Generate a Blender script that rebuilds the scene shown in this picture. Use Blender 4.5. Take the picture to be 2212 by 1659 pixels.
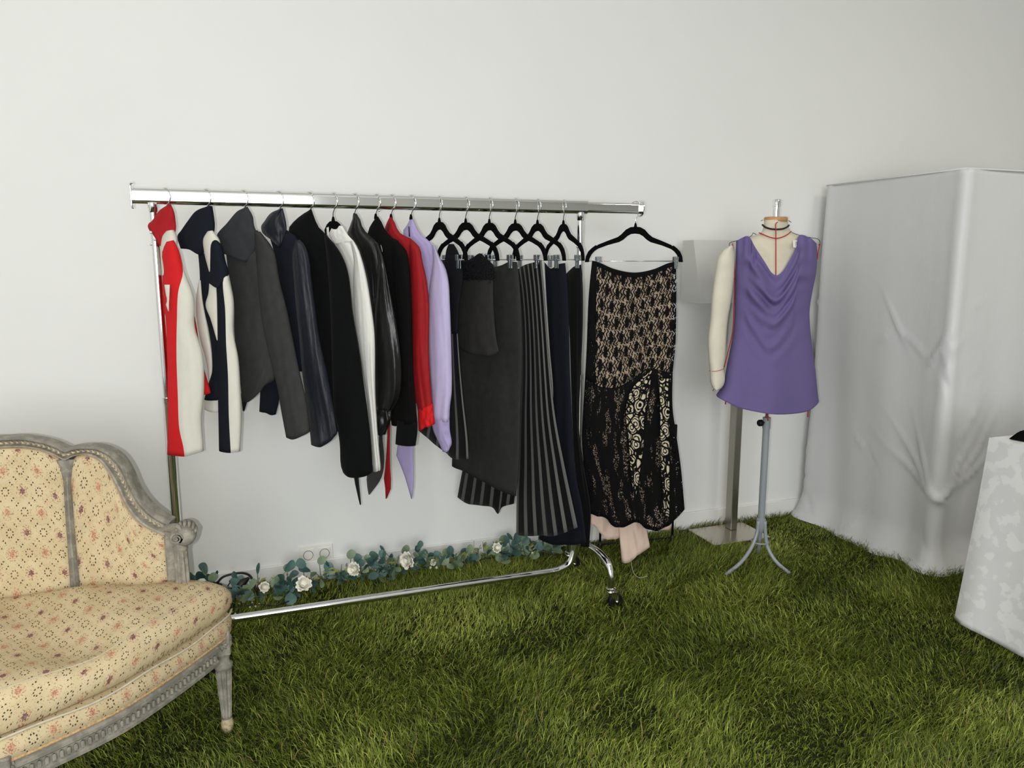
import bpy, math, random
import numpy as np
from mathutils import Vector, Matrix

for o in list(bpy.data.objects):
    bpy.data.objects.remove(o)
sc = bpy.context.scene
COL = sc.collection
random.seed(7)
rng = np.random.default_rng(11)
PI = math.pi

# ---------------------------------------------------------------- camera
F_PX, PITCH, YAW, CAM_H = 1640.0, math.radians(9.3), math.radians(19.8), 1.4
CX, CY = 1106.0, 829.5
cam = bpy.data.cameras.new('camera')
cam.sensor_fit = 'HORIZONTAL'
cam.sensor_width = 36.0
cam.lens = F_PX * 36.0 / 2212.0
cam.clip_start = 0.02
camo = bpy.data.objects.new('camera', cam)
camo.location = (0, 0, CAM_H)
camo.rotation_euler = (PI / 2 - PITCH, 0, -YAW)
COL.objects.link(camo)
sc.camera = camo

# ---------------------------------------------------------------- light
w = bpy.data.worlds.new('world')
sc.world = w
w.use_nodes = True
w.node_tree.nodes['Background'].inputs[0].default_value = (0.9, 0.95, 1.0, 1)
w.node_tree.nodes['Background'].inputs[1].default_value = 0.3


def lamp(name, kind, loc, energy, color, rot=(0, 0, 0), **kw):
    l = bpy.data.lights.new(name, kind)
    l.energy = energy
    l.color = color
    for k, v in kw.items():
        setattr(l, k, v)
    o = bpy.data.objects.new(name, l)
    o.location = loc
    o.rotation_euler = rot
    COL.objects.link(o)
    return o


# the telephone's own flash, a little left of its lens
lamp('phone_flash', 'POINT', (-0.045, 0.02, CAM_H - 0.012), 84, (1.0, 0.995, 0.972), shadow_soft_size=0.006)
# daylight through the big window in the wall behind the photographer
lamp('window_daylight', 'AREA', (-0.8, -3.9, 1.75), 185, (0.95, 0.98, 1.0), rot=(PI / 2, 0, 0),
     shape='RECTANGLE', size=3.2, size_y=2.1)
CEIL = 3.5

vs = sc.view_settings
vs.view_transform = 'Standard'
vs.look = 'None'
vs.exposure = 0.0
vs.gamma = 1.0
vs.use_curve_mapping = False

# ---------------------------------------------------------------- geometry of the view (used to read real positions off the photograph)
_c, _s = math.cos, math.sin
FW = np.array([_s(YAW) * _c(PITCH), _c(YAW) * _c(PITCH), -_s(PITCH)])
RT = np.array([_c(YAW), -_s(YAW), 0.0])
UP = np.cross(RT, FW)
CAM = np.array([0, 0, CAM_H])


def ray(x, y):
    return FW + RT * (x - CX) / F_PX - UP * (y - CY) / F_PX


def at_z(x, y, z):
    r = ray(x, y)
    return CAM + r * (z - CAM_H) / r[2]


def at_y(x, y, Y):
    r = ray(x, y)
    return CAM + r * Y / r[1]


# ---------------------------------------------------------------- objects
def empty(name, loc, label=None, cat=None, group=None):
    o = bpy.data.objects.new(name, None)
    o.location = loc
    o.empty_display_size = 0.05
    COL.objects.link(o)
    tag(o, label, cat, group)
    return o


def tag(o, label=None, cat=None, group=None, kind=None):
    if label: o['label'] = label
    if cat: o['category'] = cat
    if group: o['group'] = group
    if kind: o['kind'] = kind
    return o


def world_loc(o):
    v = np.zeros(3)
    while o is not None:
        v = v + np.array(o.location)
        o = o.parent
    return v


def mesh_obj(name, verts, faces, mats, parent=None, uvs=None, smooth=True, mat_idx=None, origin=None):
    """verts are world coordinates; uvs = dict(layer -> per-vertex array)"""
    verts = np.asarray(verts, dtype=float)
    pl = world_loc(parent) if parent else np.zeros(3)
    org = pl if origin is None else np.array(origin, dtype=float)
    me = bpy.data.meshes.new(name)
    me.from_pydata((verts - org).tolist(), [], [tuple(f) for f in faces])
    if not isinstance(mats, (list, tuple)): mats = [mats]
    for m in mats: me.materials.append(m)
    if mat_idx is not None:
        me.polygons.foreach_set('material_index', np.asarray(mat_idx, dtype=np.int32))
    if smooth:
        me.polygons.foreach_set('use_smooth', np.ones(len(me.polygons), dtype=bool))
    if uvs:
        li = np.zeros(len(me.loops), dtype=np.int32)
        me.loops.foreach_get('vertex_index', li)
        for k, a in uvs.items():
            lay = me.uv_layers.new(name=k)
            lay.data.foreach_set('uv', np.asarray(a, dtype=np.float32)[li].ravel())
    me.update()
    o = bpy.data.objects.new(name, me)
    COL.objects.link(o)
    o.location = org - pl
    if parent: o.parent = parent
    return o


class MB:
    """collects shapes into one mesh"""

    def __init__(s):
        s.v, s.f = [], []

    def add(s, v, f):
        n = len(s.v)
        s.v += [tuple(p) for p in v]
        s.f += [tuple(i + n for i in q) for q in f]
        return s

    def box(s, c, size, rz=0.0, bevel=0.0, taper=1.0):
        hx, hy, hz = [k / 2 for k in size]
        b = min(bevel, hx * .9, hy * .9, hz * .9)
        rings = []
        lv = [(-hz, b), (-hz + b, 0), (hz - b, 0), (hz, b)] if b > 0 else [(-hz, 0), (hz, 0)]
        for z, ins in lv:
            k = 1.0 if z < 0 else taper
            ax, ay = hx * k - ins, hy * k - ins
            cc = b if b > 0 else 0
            if cc > 0:
                p = [(-ax, -ay + cc), (-ax + cc, -ay), (ax - cc, -ay), (ax, -ay + cc), (ax, ay - cc), (ax - cc, ay), (-ax + cc, ay), (-ax, ay - cc)]
            else:
                p = [(-ax, -ay), (ax, -ay), (ax, ay), (-ax, ay)]
            rings.append([(x, y, z) for x, y in p])
        n = len(rings[0])
        V = [p for r in rings for p in r]
        Fc = [tuple(reversed(range(n))), tuple((len(rings) - 1) * n + i for i in range(n))]
        for k in range(len(rings) - 1):
            for i in range(n):
                j = (i + 1) % n
                Fc.append((k * n + i, k * n + j, (k + 1) * n + j, (k + 1) * n + i))
        ca, sa = math.cos(rz), math.sin(rz)
        V = [(c[0] + x * ca - y * sa, c[1] + x * sa + y * ca, c[2] + z) for x, y, z in V]
        return s.add(V, Fc)

    def tube(s, pts, r, n=10, cap=True, closed=False, squash=None):
        P = np.array(pts, dtype=float)
        m = len(P)
        R = np.full(m, r) if np.isscalar(r) else np.array(r, dtype=float)
        T = np.zeros_like(P)
        for i in range(m):
            a = P[(i - 1) % m] if (closed or i > 0) else P[i]
            b = P[(i + 1) % m] if (closed or i < m - 1) else P[i]
            T[i] = (b - a) / (np.linalg.norm(b - a) + 1e-12)
        ref = np.array([0, 0, 1.0]) if abs(T[0][2]) < .9 else np.array([1.0, 0, 0])
        A = np.cross(T[0], ref); A /= np.linalg.norm(A)
        V, Fc = [], []
        for i in range(m):
            A = A - T[i] * (A @ T[i]); A /= np.linalg.norm(A) + 1e-12
            B = np.cross(T[i], A)
            for k in range(n):
                th = 2 * PI * k / n
                V.append(P[i] + R[i] * (A * math.cos(th) + B * math.sin(th) * (squash or 1)))
        last = m if closed else m - 1
        for i in range(last):
            for k in range(n):
                i2 = (i + 1) % m
                Fc.append((i * n + k, i * n + (k + 1) % n, i2 * n + (k + 1) % n, i2 * n + k))
        if cap and not closed:
            Fc.append(tuple(reversed(range(n))))
            Fc.append(tuple((m - 1) * n + k for k in range(n)))
        return s.add(V, Fc)

    def lathe(s, c, prof, n=24, flute=0, depth=0.0, axis='z', sx=1, sy=1):
        """prof = [(radius, height[, flute weight])]"""
        V, Fc = [], []
        for q in prof:
            r, h = q[0], q[1]
            fw = q[2] if len(q) > 2 else 0
            for k in range(n):
                th = 2 * PI * k / n
                rr = r - (depth * fw * (0.5 + 0.5 * math.cos(flute * th)) if flute else 0)
                x, y = rr * math.cos(th) * sx, rr * math.sin(th) * sy
                if axis == 'z': V.append((c[0] + x, c[1] + y, c[2] + h))
                elif axis == 'y': V.append((c[0] + x, c[1] + h, c[2] - y))
                else: V.append((c[0] + h, c[1] + x, c[2] + y))
        m = len(prof)
        for i in range(m - 1):
            for k in range(n):
                Fc.append((i * n + k, i * n + (k + 1) % n, (i + 1) * n + (k + 1) % n, (i + 1) * n + k))
        Fc.append(tuple(reversed(range(n))))
        Fc.append(tuple((m - 1) * n + k for k in range(n)))
        return s.add(V, Fc)

    def build(s, name, mat, parent=None, smooth=True, sharp=None, origin=None):
        o = mesh_obj(name, s.v, s.f, mat, parent, smooth=smooth, origin=origin)
        if sharp is not None and smooth:
            try: o.data.set_sharp_from_angle(angle=math.radians(sharp))
            except Exception: pass
        return o


def spline(pts, n, closed=False):
    """Catmull-Rom through pts, n points evenly spread along the length"""
    P = np.array(pts, dtype=float)
    if len(P) == 2 and not closed:
        return P[0] + (P[1] - P[0]) * np.linspace(0, 1, n)[:, None]
    if closed:
        Q = np.vstack([P[-1], P, P[0], P[1]])
    else:
        Q = np.vstack([2 * P[0] - P[1], P, 2 * P[-1] - P[-2]])
    out = []
    for i in range(1, len(Q) - 2):
        p0, p1, p2, p3 = Q[i - 1], Q[i], Q[i + 1], Q[i + 2]
        d = [max(np.linalg.norm(b - a), 1e-9) ** .5 for a, b in ((p0, p1), (p1, p2), (p2, p3))]
        m1 = ((p1 - p0) / d[0] - (p2 - p0) / (d[0] + d[1]) + (p2 - p1) / d[1]) * d[1]
        m2 = ((p2 - p1) / d[1] - (p3 - p1) / (d[1] + d[2]) + (p3 - p2) / d[2]) * d[1]
        for t in np.linspace(0, 1, 12, endpoint=False):
            t2, t3 = t * t, t * t * t
            out.append((2 * t3 - 3 * t2 + 1) * p1 + (t3 - 2 * t2 + t) * m1 + (-2 * t3 + 3 * t2) * p2 + (t3 - t2) * m2)
    out.append(Q[-2])
    D = np.array(out)
    L = np.r_[0, np.cumsum(np.linalg.norm(np.diff(D, axis=0), axis=1))]
    s = np.linspace(0, L[-1], n)
    return np.stack([np.interp(s, L, D[:, k]) for k in range(D.shape[1])], 1)


# ---------------------------------------------------------------- materials
def lin(r, g, b):
    f = lambda c: (c / 255 / 12.92) if c / 255 <= 0.04045 else ((c / 255 + 0.055) / 1.055) ** 2.4
    return (f(r), f(g), f(b), 1.0)


class NB:
    def __init__(s, name):
        s.m = bpy.data.materials.new(name)
        s.m.use_nodes = True
        s.t = s.m.node_tree
        s.p = s.t.nodes['Principled BSDF']
        s.out = s.t.nodes['Material Output']

    def n(s, kind, **kw):
        o = s.t.nodes.new(kind)
        for k, v in kw.items(): setattr(o, k, v)
        return o

    def link(s, a, b): s.t.links.new(a, b)

    def val(s, sock, v):
        if hasattr(v, 'is_output') or isinstance(v, bpy.types.NodeSocket): s.link(v, sock)
        else: sock.default_value = v

    def math(s, op, a, b=0.0, c=None, clamp=False):
        o = s.n('ShaderNodeMath', operation=op, use_clamp=clamp)
        s.val(o.inputs[0], a); s.val(o.inputs[1], b)
        if c is not None: s.val(o.inputs[2], c)
        return o.outputs[0]

    def mix(s, f, a, b):
        o = s.n('ShaderNodeMix', data_type='RGBA')
        s.val(o.inputs[0], f); s.val(o.inputs[6], a); s.val(o.inputs[7], b)
        return o.outputs[2]

    def uv(s, layer='UVMap'):
        return s.n('ShaderNodeUVMap', uv_map=layer).outputs[0]

    def obj(s): return s.n('ShaderNodeTexCoord').outputs['Object']

    def xyz(s, v):
        o = s.n('ShaderNodeSeparateXYZ'); s.link(v, o.inputs[0])
        return o.outputs

    def vec(s, x, y, z=0.0):
        o = s.n('ShaderNodeCombineXYZ')
        s.val(o.inputs[0], x); s.val(o.inputs[1], y); s.val(o.inputs[2], z)
        return o.outputs[0]

    def noise(s, vec, scale, detail=3, rough=.5, dim='3D'):
        o = s.n('ShaderNodeTexNoise', noise_dimensions=dim)
        s.link(vec, o.inputs['Vector'])
        o.inputs['Scale'].default_value = scale
        o.inputs['Detail'].default_value = detail
        o.inputs['Roughness'].default_value = rough
        return o.outputs['Fac']

    def voro(s, vec, scale, feature='F1'):
        o = s.n('ShaderNodeTexVoronoi', feature=feature)
        s.link(vec, o.inputs['Vector'])
        o.inputs['Scale'].default_value = scale
        return o

    def ramp(s, f, lo, hi):
        o = s.n('ShaderNodeMapRange', interpolation_type='SMOOTHSTEP')
        s.val(o.inputs[0], f)
        o.inputs[1].default_value = lo; o.inputs[2].default_value = hi
        return o.outputs[0]

    def mapping(s, vec, scale=(1, 1, 1), rot=(0, 0, 0)):
        o = s.n('ShaderNodeMapping')
        s.link(vec, o.inputs[0])
        o.inputs['Scale'].default_value = scale
        o.inputs['Rotation'].default_value = rot
        return o.outputs[0]

    def bump(s, h, strength=.3, dist=.002):
        o = s.n('ShaderNodeBump')
        o.inputs['Strength'].default_value = strength
        o.inputs['Distance'].default_value = dist
        s.link(h, o.inputs['Height'])
        s.link(o.outputs[0], s.p.inputs['Normal'])
        return o

    def set(s, **kw):
        names = dict(color='Base Color', rough='Roughness', metal='Metallic', sheen='Sheen Weight', spec='Specular IOR Level',
                     coat='Coat Weight', alpha='Alpha', emit='Emission Color', emit_s='Emission Strength', sheen_r='Sheen Roughness',
                     trans='Transmission Weight', sss='Subsurface Weight')
        for k, v in kw.items(): s.val(s.p.inputs[names[k]], v)
        return s


def plain(name, col, rough=.5, metal=0.0, spec=.5, var=0.0, vscale=8, bump=0.0, bscale=60, coat=0.0):
    b = NB(name)
    b.set(rough=rough, metal=metal, spec=spec, coat=coat)
    if var > 0:
        f = b.noise(b.obj(), vscale, 4)
        dark = tuple(c * (1 - var) for c in col[:3]) + (1,)
        lite = tuple(min(1, c * (1 + var)) for c in col[:3]) + (1,)
        b.set(color=b.mix(b.ramp(f, .3, .7), dark, lite))
    else:
        b.set(color=col)
    if bump > 0:
        b.bump(b.noise(b.obj(), bscale, 3), bump, .002)
    return b.m


def fabric(name, col, rough=.85, var=.12, weave=900, sheen=0.0, wrinkle=.25, spec=.2, alpha=None, wscale=14):
    b = NB(name)
    uv = b.uv()
    f = b.noise(uv, 30, 4)
    g = b.noise(b.mapping(uv, (weave, weave * .6, 1)), 1.0, 1)
    mixv = b.math('ADD', b.math('MULTIPLY', f, .3), b.math('MULTIPLY', g, .7))
    dark = tuple(c * (1 - var) for c in col[:3]) + (1,)
    lite = tuple(min(1, c * (1 + var * 1.6)) for c in col[:3]) + (1,)
    b.set(color=b.mix(b.ramp(mixv, .35, .65), dark, lite), rough=rough, sheen=sheen, spec=spec)
    wr = b.noise(b.mapping(uv, (1.0, .35, 1)), wscale, 4, .6)
    b.bump(wr, wrinkle, .012)
    if alpha is not None: b.set(alpha=alpha)
    return b.m


def striped(name, base, stripe, count, width, layer='norm', offset=0.0):
    b = NB(name)
    u = b.xyz(b.uv(layer))[0]
    fr = b.math('FRACT', b.math('ADD', b.math('MULTIPLY', u, count), offset))
    msk = b.math('LESS_THAN', fr, width)
    g = b.noise(b.mapping(b.uv(), (900, 500, 1)), 1.0, 2)
    st = b.mix(g, tuple(c * .7 for c in stripe[:3]) + (1,), tuple(c * 1.3 for c in stripe[:3]) + (1,))
    b.set(color=b.mix(msk, base, st), rough=.9, spec=.12, sheen=.05)
    b.bump(b.noise(b.mapping(b.uv(), (1, .3, 1)), 12, 3), .2, .01)
    return b.m


M = {}
M['wall'] = plain('wall_paint', (.80, .80, .775, 1), .75, var=.012, vscale=1.2, bump=.05, bscale=25, spec=.3)
M['ceiling'] = plain('ceiling_paint', (.80, .79, .77, 1), .8)
M['base'] = plain('baseboard_paint', (.82, .81, .785, 1), .45)
M['chrome'] = plain('chrome', (.86, .86, .86, 1), .07, 1.0)
M['wire'] = plain('hook_wire', (.75, .75, .74, 1), .16, 1.0)
M['zinc'] = plain('zinc_clip', (.30, .34, .36, 1), .3, 1.0, bump=.6, bscale=260)
M['velvet'] = plain('black_velvet', (.0035, .0035, .004, 1), 1.0, spec=.05)
M['rubber'] = plain('black_rubber', (.006, .006, .007, 1), .5, spec=.25)
M['black_metal'] = plain('black_metal', (.01, .01, .01, 1), .45, .4)
M['red'] = fabric('red_cloth', lin(196, 30, 34), var=.06)
M['red_collar'] = fabric('red_collar_cloth', lin(156, 27, 34), var=.08, wrinkle=.4)
M['cream'] = fabric('cream_cloth', lin(204, 201, 189), var=.03, wrinkle=.35)
M['navy'] = fabric('navy_wool', (.0095, .0115, .017, 1), var=.15, rough=.95, spec=.1)
M['charcoal'] = fabric('charcoal_wool', (.036, .0355, .0355, 1), var=.2, rough=.95, weave=1400, spec=.1)
M['charcoal_collar'] = fabric('charcoal_collar_wool', (.028, .029, .032, 1), var=.2, rough=.9)
M['navy_satin'] = fabric('navy_satin', (.0105, .0125, .019, 1), var=.2, rough=.52, wrinkle=.5, spec=.3, wscale=22)
M['black_coat'] = fabric('black_wool', (.0042, .0044, .005, 1), var=.2, rough=.95, spec=.08, sheen=.02)
M['white'] = fabric('white_cotton', lin(216, 215, 209), var=.02, wrinkle=.5)
M['satin'] = fabric('black_satin', (.005, .005, .005, 1), var=.2, rough=.38, wrinkle=.5, spec=.35, wscale=12)
M['sheer_black'] = fabric('black_chiffon', (.004, .0035, .0035, 1), var=.2, rough=.9, spec=.1, alpha=.97)
M['mesh_black'] = fabric('black_mesh', (.004, .004, .004, 1), rough=.8, alpha=.72)
M['sheer_red'] = fabric('red_chiffon', lin(142, 20, 26), var=.1, rough=.7, alpha=.96, wrinkle=.5)
M['sheer_red_cuff'] = fabric('red_chiffon_cuff', lin(190, 26, 26), var=.1, rough=.7, wrinkle=.7)
M['lilac'] = fabric('lilac_chiffon', lin(180, 170, 204), var=.04, rough=.75, wrinkle=.4)
M['lilac_deep'] = fabric('lilac_chiffon_doubled', lin(160, 149, 188), var=.05, rough=.75, wrinkle=.4)
M['slit'] = plain('dark_slit', (.012, .008, .012, 1), .9)
M['black_dress'] = fabric('black_crepe', (.0065, .0068, .009, 1), rough=.9, spec=.12)
M['grey_skirt'] = fabric('dark_grey_wool', (.027, .0265, .026, 1), var=.2, rough=.95, weave=1500, spec=.08)
M['bustier'] = fabric('charcoal_suiting', (.024, .0233, .0225, 1), var=.2, rough=.9, spec=.1)
M['feather'] = plain('black_feather', (.009, .009, .0095, 1), .6, spec=.2)
M['stripe'] = striped('striped_suiting', (.0030, .0030, .0032, 1), (.105, .104, .10, 1), 6.3, .36, offset=.12)
M['stripe_far'] = striped('striped_suiting_leg', (.0035, .0035, .0037, 1), (.085, .084, .082, 1), 6.2, .32, offset=.6)
M['stripe_dress'] = striped('striped_crepe', (.0035, .0035, .0037, 1), (.105, .104, .10, 1), 5.0, .26, offset=.2)
M['navy_trouser'] = fabric('navy_trouser_wool', (.0085, .0097, .0145, 1), var=.12, rough=.95, spec=.1)
M['black_skirt'] = fabric('black_skirt_cloth', (.0045, .0045, .0047, 1), rough=.75, spec=.2)
M['silver_bead'] = plain('silver_bead', (.9, .9, .9, 1), .15, .8)
M['linen'] = plain('linen_canvas', lin(206, 198, 178), .95, var=.05, vscale=20, bump=.2, bscale=500, spec=.1)
M['canvas_arm'] = plain('cotton_canvas', lin(214, 208, 190), .95, var=.04, vscale=14, bump=.2, bscale=400, spec=.1)
M['purple'] = fabric('purple_jersey', lin(103, 92, 138), var=.03, rough=.85, wrinkle=.06)
M['tape_red'] = plain('red_tape', lin(170, 24, 36), .7)
M['tape_black'] = plain('dark_tape', (.012, .004, .006, 1), .8)
M['wood'] = plain('varnished_wood', lin(176, 132, 82), .45, var=.15, vscale=30)
M['grey_enamel'] = plain('grey_enamel', lin(142, 148, 152), .35, spec=.5)
M['steel'] = plain('brushed_steel', (.36, .345, .30, 1), .34, 1.0)
M['plate'] = plain('base_plate_metal', (.52, .47, .40, 1), .2, .85)
M['panel'] = plain('sign_panel', lin(196, 196, 192), .5)
M['socket'] = plain('socket_plastic', lin(232, 230, 222), .35)
M['socket_dark'] = plain('socket_gap', (.12, .12, .115, 1), .6)
M['cable'] = plain('black_cable', (.006, .006, .006, 1), .5)
M['leaf_a'] = plain('eucalyptus_blue_green', lin(96, 128, 122), .6, var=.2, vscale=25)
M['leaf_b'] = plain('eucalyptus_sage', lin(132, 152, 122), .6, var=.15, vscale=25)
M['leaf_c'] = plain('eucalyptus_dark', lin(66, 98, 92), .6, var=.2, vscale=25)
M['leaf_y'] = plain('leaf_yellow_green', lin(142, 146, 78), .6, var=.25, vscale=25)
M['stem'] = plain('stem_green', lin(70, 82, 50), .7, var=.3)
M['petal'] = plain('rose_petal', lin(238, 234, 220), .6, var=.03)
M['berry'] = plain('pale_berry', lin(206, 206, 176), .5, var=.1)
M['thread'] = plain('pale_thread', lin(190, 180, 165), .8)
M['lining'] = fabric('tan_lining', lin(188, 168, 144), var=.05, rough=.7)
M['lace_cream'] = fabric('cream_lace_lining', lin(204, 192, 164), var=.05, rough=.7)
M['pink_hem'] = fabric('pale_pink_chiffon', lin(212, 188, 172), var=.05, rough=.7, wrinkle=.4)
M['seat_wood'] = plain('raw_wood', lin(170, 140, 108), .7, var=.2)


def satin_white(name, col, rough, damask=False):
    b = NB(name)
    ob = b.obj()
    if damask:
        n1 = b.noise(ob, 15, 4, .6)
        v = b.voro(b.mapping(ob, (1, 1, 1)), 24, 'SMOOTH_F1').outputs['Distance']
        k = b.ramp(b.math('ADD', b.math('MULTIPLY', n1, .9), b.math('MULTIPLY', v, .5)), .62, .68)
        b.set(color=b.mix(k, col, tuple(c * .89 for c in col[:3]) + (1,)), rough=b.math('ADD', b.math('MULTIPLY', k, -.2), rough), spec=.4)
        b.bump(b.noise(ob, 14, 3), .12, .02)
    else:
        b.set(color=col, rough=rough, spec=.5, sheen=.1)
        h = b.noise(b.mapping(ob, (1, 1, .6)), 5, 5, .55)
        b.bump(h, .22, .03)
    return b.m


M['drape'] = satin_white('white_satin_drape', (.63, .63, .625, 1), .5)
M['tablecloth'] = satin_white('white_damask', (.78, .78, .77, 1), .62, True)


def painted_wood():
    b = NB('grey_painted_wood')
    ob = b.obj()
    a = b.ramp(b.noise(ob, 35, 5, .65), .42, .62)
    c = b.mix(a, lin(122, 118, 108), lin(148, 143, 130))
    d = b.ramp(b.noise(ob, 90, 4, .7), .60, .70)
    c = b.mix(d, c, lin(164, 148, 118))
    b.set(color=c, rough=.55, spec=.35)
    b.bump(b.noise(ob, 120, 3), .25, .002)
    return b.m


M['paint'] = painted_wood()
M['gilt'] = plain('worn_gilding', lin(176, 160, 128), .5, var=.25, vscale=60)
M['braid'] = plain('gold_braid', lin(176, 146, 104), .8, var=.25, vscale=160, bump=.5, bscale=300)
M['piping'] = plain('pale_piping', lin(184, 174, 150), .8, var=.1, vscale=60)


def floral(name='floral_tapestry'):
    b = NB(name)
    uv = b.uv()
    q0 = b.xyz(uv)
    xs_, ys_ = b.math('DIVIDE', q0[0], .084), b.math('DIVIDE', q0[1], .118)
    xy = (b.math('ADD', xs_, ys_), b.math('SUBTRACT', xs_, ys_))
    fx = b.math('SUBTRACT', b.math('FRACT', xy[0]), .5)
    fy = b.math('SUBTRACT', b.math('FRACT', xy[1]), .5)
    ix = b.math('FLOOR', xy[0]); iy = b.math('FLOOR', xy[1])
    par = b.math('PINGPONG', b.math('ADD', ix, iy), 1.0)
    ax = b.math('ABSOLUTE', fx); ay = b.math('ABSOLUTE', fy)
    ex = b.math('SUBTRACT', .5, ax); ey = b.math('SUBTRACT', .5, ay)

    def dots(e, along):
        q = b.math('ABSOLUTE', b.math('SUBTRACT', b.math('FRACT', b.math('MULTIPLY', along, 4.0)), .5))
        return b.math('MULTIPLY', b.math('LESS_THAN', b.math('ABSOLUTE', b.math('SUBTRACT', e, .055)), .026), b.math('LESS_THAN', q, .10))
    sq = b.math('MAXIMUM', dots(ex, fy), dots(ey, fx))
    near = b.math('MINIMUM', ex, ey)
    band = b.math('LESS_THAN', b.math('ABSOLUTE', b.math('SUBTRACT', near, .10)), .085)
    nz = b.noise(uv, 260, 2, .6)
    twig = b.math('MULTIPLY', band, b.math('GREATER_THAN', nz, .60))
    # flowers
    r = b.math('SQRT', b.math('ADD', b.math('MULTIPLY', fx, fx), b.math('MULTIPLY', fy, fy)))
    ang = b.math('ARCTAN2', fy, fx)
    rp = b.math('SUBTRACT', r, b.math('MULTIPLY', b.math('SINE', b.math('MULTIPLY', ang, 6.0)), .02))
    v = b.voro(uv, 260).outputs['Distance']
    flower = b.math('LESS_THAN', rp, .105)
    fcol = b.mix(par, lin(92, 58, 64), lin(160, 104, 86))
    fcol = b.mix(b.math('GREATER_THAN', v, .5), fcol, b.mix(par, lin(136, 98, 96), lin(190, 146, 120)))
    ring = b.math('MULTIPLY', b.math('LESS_THAN', r, .27), b.math('GREATER_THAN', b.noise(uv, 240, 2, .5), .565))
    big = b.noise(uv, 16, 2)
    base = b.mix(b.ramp(big, .3, .7), lin(190, 172, 136), lin(201, 184, 149))
    halo = b.math('MULTIPLY', b.math('LESS_THAN', r, .20), .18)
    c = b.mix(halo, base, lin(196, 146, 116))
    rcol = b.mix(b.math('GREATER_THAN', b.noise(uv, 90, 1), .5), lin(110, 98, 70), lin(160, 104, 84))
    c = b.mix(b.math('MULTIPLY', ring, .8), c, rcol)
    c = b.mix(b.math('MULTIPLY', twig, .6), c, lin(120, 108, 76))
    scol = b.mix(b.math('GREATER_THAN', b.noise(uv, 30, 1), .55), lin(66, 56, 44), lin(120, 76, 62))
    c = b.mix(sq, c, scol)
    c = b.mix(b.math('MULTIPLY', flower, .9), c, fcol)
    b.set(color=c, rough=.9, spec=.12)
    b.bump(b.noise(uv, 500, 2), .25, .002)
    return b.m


M['floral'] = floral()


def lace(name, kind):
    b = NB(name)
    uv = b.uv()
    nz = b.noise(uv, 22, 2)
    wob = b.math('MULTIPLY', b.math('SUBTRACT', nz, .5), .010)
    xy = b.xyz(uv)
    x = b.math('ADD', xy[0], wob)
    y = xy[1]
    if kind == 'rows':
        cw, ch = .046, .058
        row = b.math('FLOOR', b.math('DIVIDE', y, ch))
        xs = b.math('ADD', b.math('DIVIDE', x, cw), b.math('MULTIPLY', b.math('PINGPONG', row, 1.0), .5))
        fx = b.math('SUBTRACT', b.math('FRACT', xs), .5)
        fy = b.math('SUBTRACT', b.math('FRACT', b.math('DIVIDE', y, ch)), .5)
        # tulip-like motif
        ell = b.math('ADD', b.math('POWER', b.math('DIVIDE', b.math('ABSOLUTE', fx), .22), 2.0), b.math('POWER', b.math('DIVIDE', b.math('ABSOLUTE', fy), .44), 2.0))
        ell = b.math('ADD', ell, b.math('MULTIPLY', b.math('SUBTRACT', b.noise(uv, 170, 2), .5), 3.2))
        motif = b.math('LESS_THAN', ell, 1.0)
        # wavy stems between the motifs
        wv = b.math('MULTIPLY', b.math('SINE', b.math('MULTIPLY', y, 2 * PI / .029)), .09)
        st = b.math('ABSOLUTE', b.math('SUBTRACT', b.math('ABSOLUTE', b.math('ADD', fx, wv)), .36))
        stem = b.math('LESS_THAN', st, b.math('MULTIPLY', b.noise(uv, 120, 1), .13))
        net = b.math('LESS_THAN', b.voro(b.mapping(uv, (1, .55, 1)), 120, 'DISTANCE_TO_EDGE').outputs['Distance'], .075)
        netm = b.math('MULTIPLY', net, b.math('GREATER_THAN', b.noise(b.mapping(uv, (1, .5, 1)), 60, 1), .52))
        a = b.math('MAXIMUM', b.math('MAXIMUM', motif, stem), netm)
    elif kind == 'rose':
        vv = b.vec(x, b.math('MULTIPLY', y, .8))
        d = b.voro(vv, 26, 'DISTANCE_TO_EDGE').outputs['Distance']
        f1 = b.voro(vv, 26).outputs['Distance']
        wob2 = b.math('MULTIPLY', b.noise(uv, 70, 2), 5.0)
        curl = b.math('GREATER_THAN', b.math('SINE', b.math('ADD', b.math('MULTIPLY', f1, 26.0), wob2)), .35)
        a = b.math('MAXIMUM', b.math('LESS_THAN', d, .07), curl)
        a = b.math('MAXIMUM', a, b.math('GREATER_THAN', b.noise(uv, 15, 2), .66))
    else:  # dense godet lace
        d = b.voro(uv, 110, 'DISTANCE_TO_EDGE').outputs['Distance']
        a = b.math('MAXIMUM', b.math('LESS_THAN', d, .16), b.math('GREATER_THAN', b.noise(b.mapping(uv, (1, .25, 1)), 30, 3), .46))
    b.set(color=(.0035, .0035, .0035, 1), rough=.85, spec=.12, alpha=a)
    return b.m


M['lace_rows'] = lace('black_lace_rows', 'rows')
M['lace_rose'] = lace('black_lace_rose', 'rose')
M['lace_dense'] = lace('black_lace_dense', 'dense')


def grass_mat():
    b = NB('turf_blades')
    at = b.n('ShaderNodeVertexColor', layer_name='blade')
    b.set(color=at.outputs[0], rough=.55, spec=.3)
    return b.m


M['turf'] = grass_mat()
M['turf_base'] = plain('turf_backing', lin(34, 40, 18), .95, var=.4, vscale=30, spec=.1)

# ---------------------------------------------------------------- the room
WALL_Y = 3.29
X0, X1, Y0 = -3.4, 5.6, -4.0


def struct(name, mb, mat, label=None, smooth=False):
    o = mb.build(name, mat, smooth=smooth)
    o['kind'] = 'structure'
    if label: o['label'] = label
    return o


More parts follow.
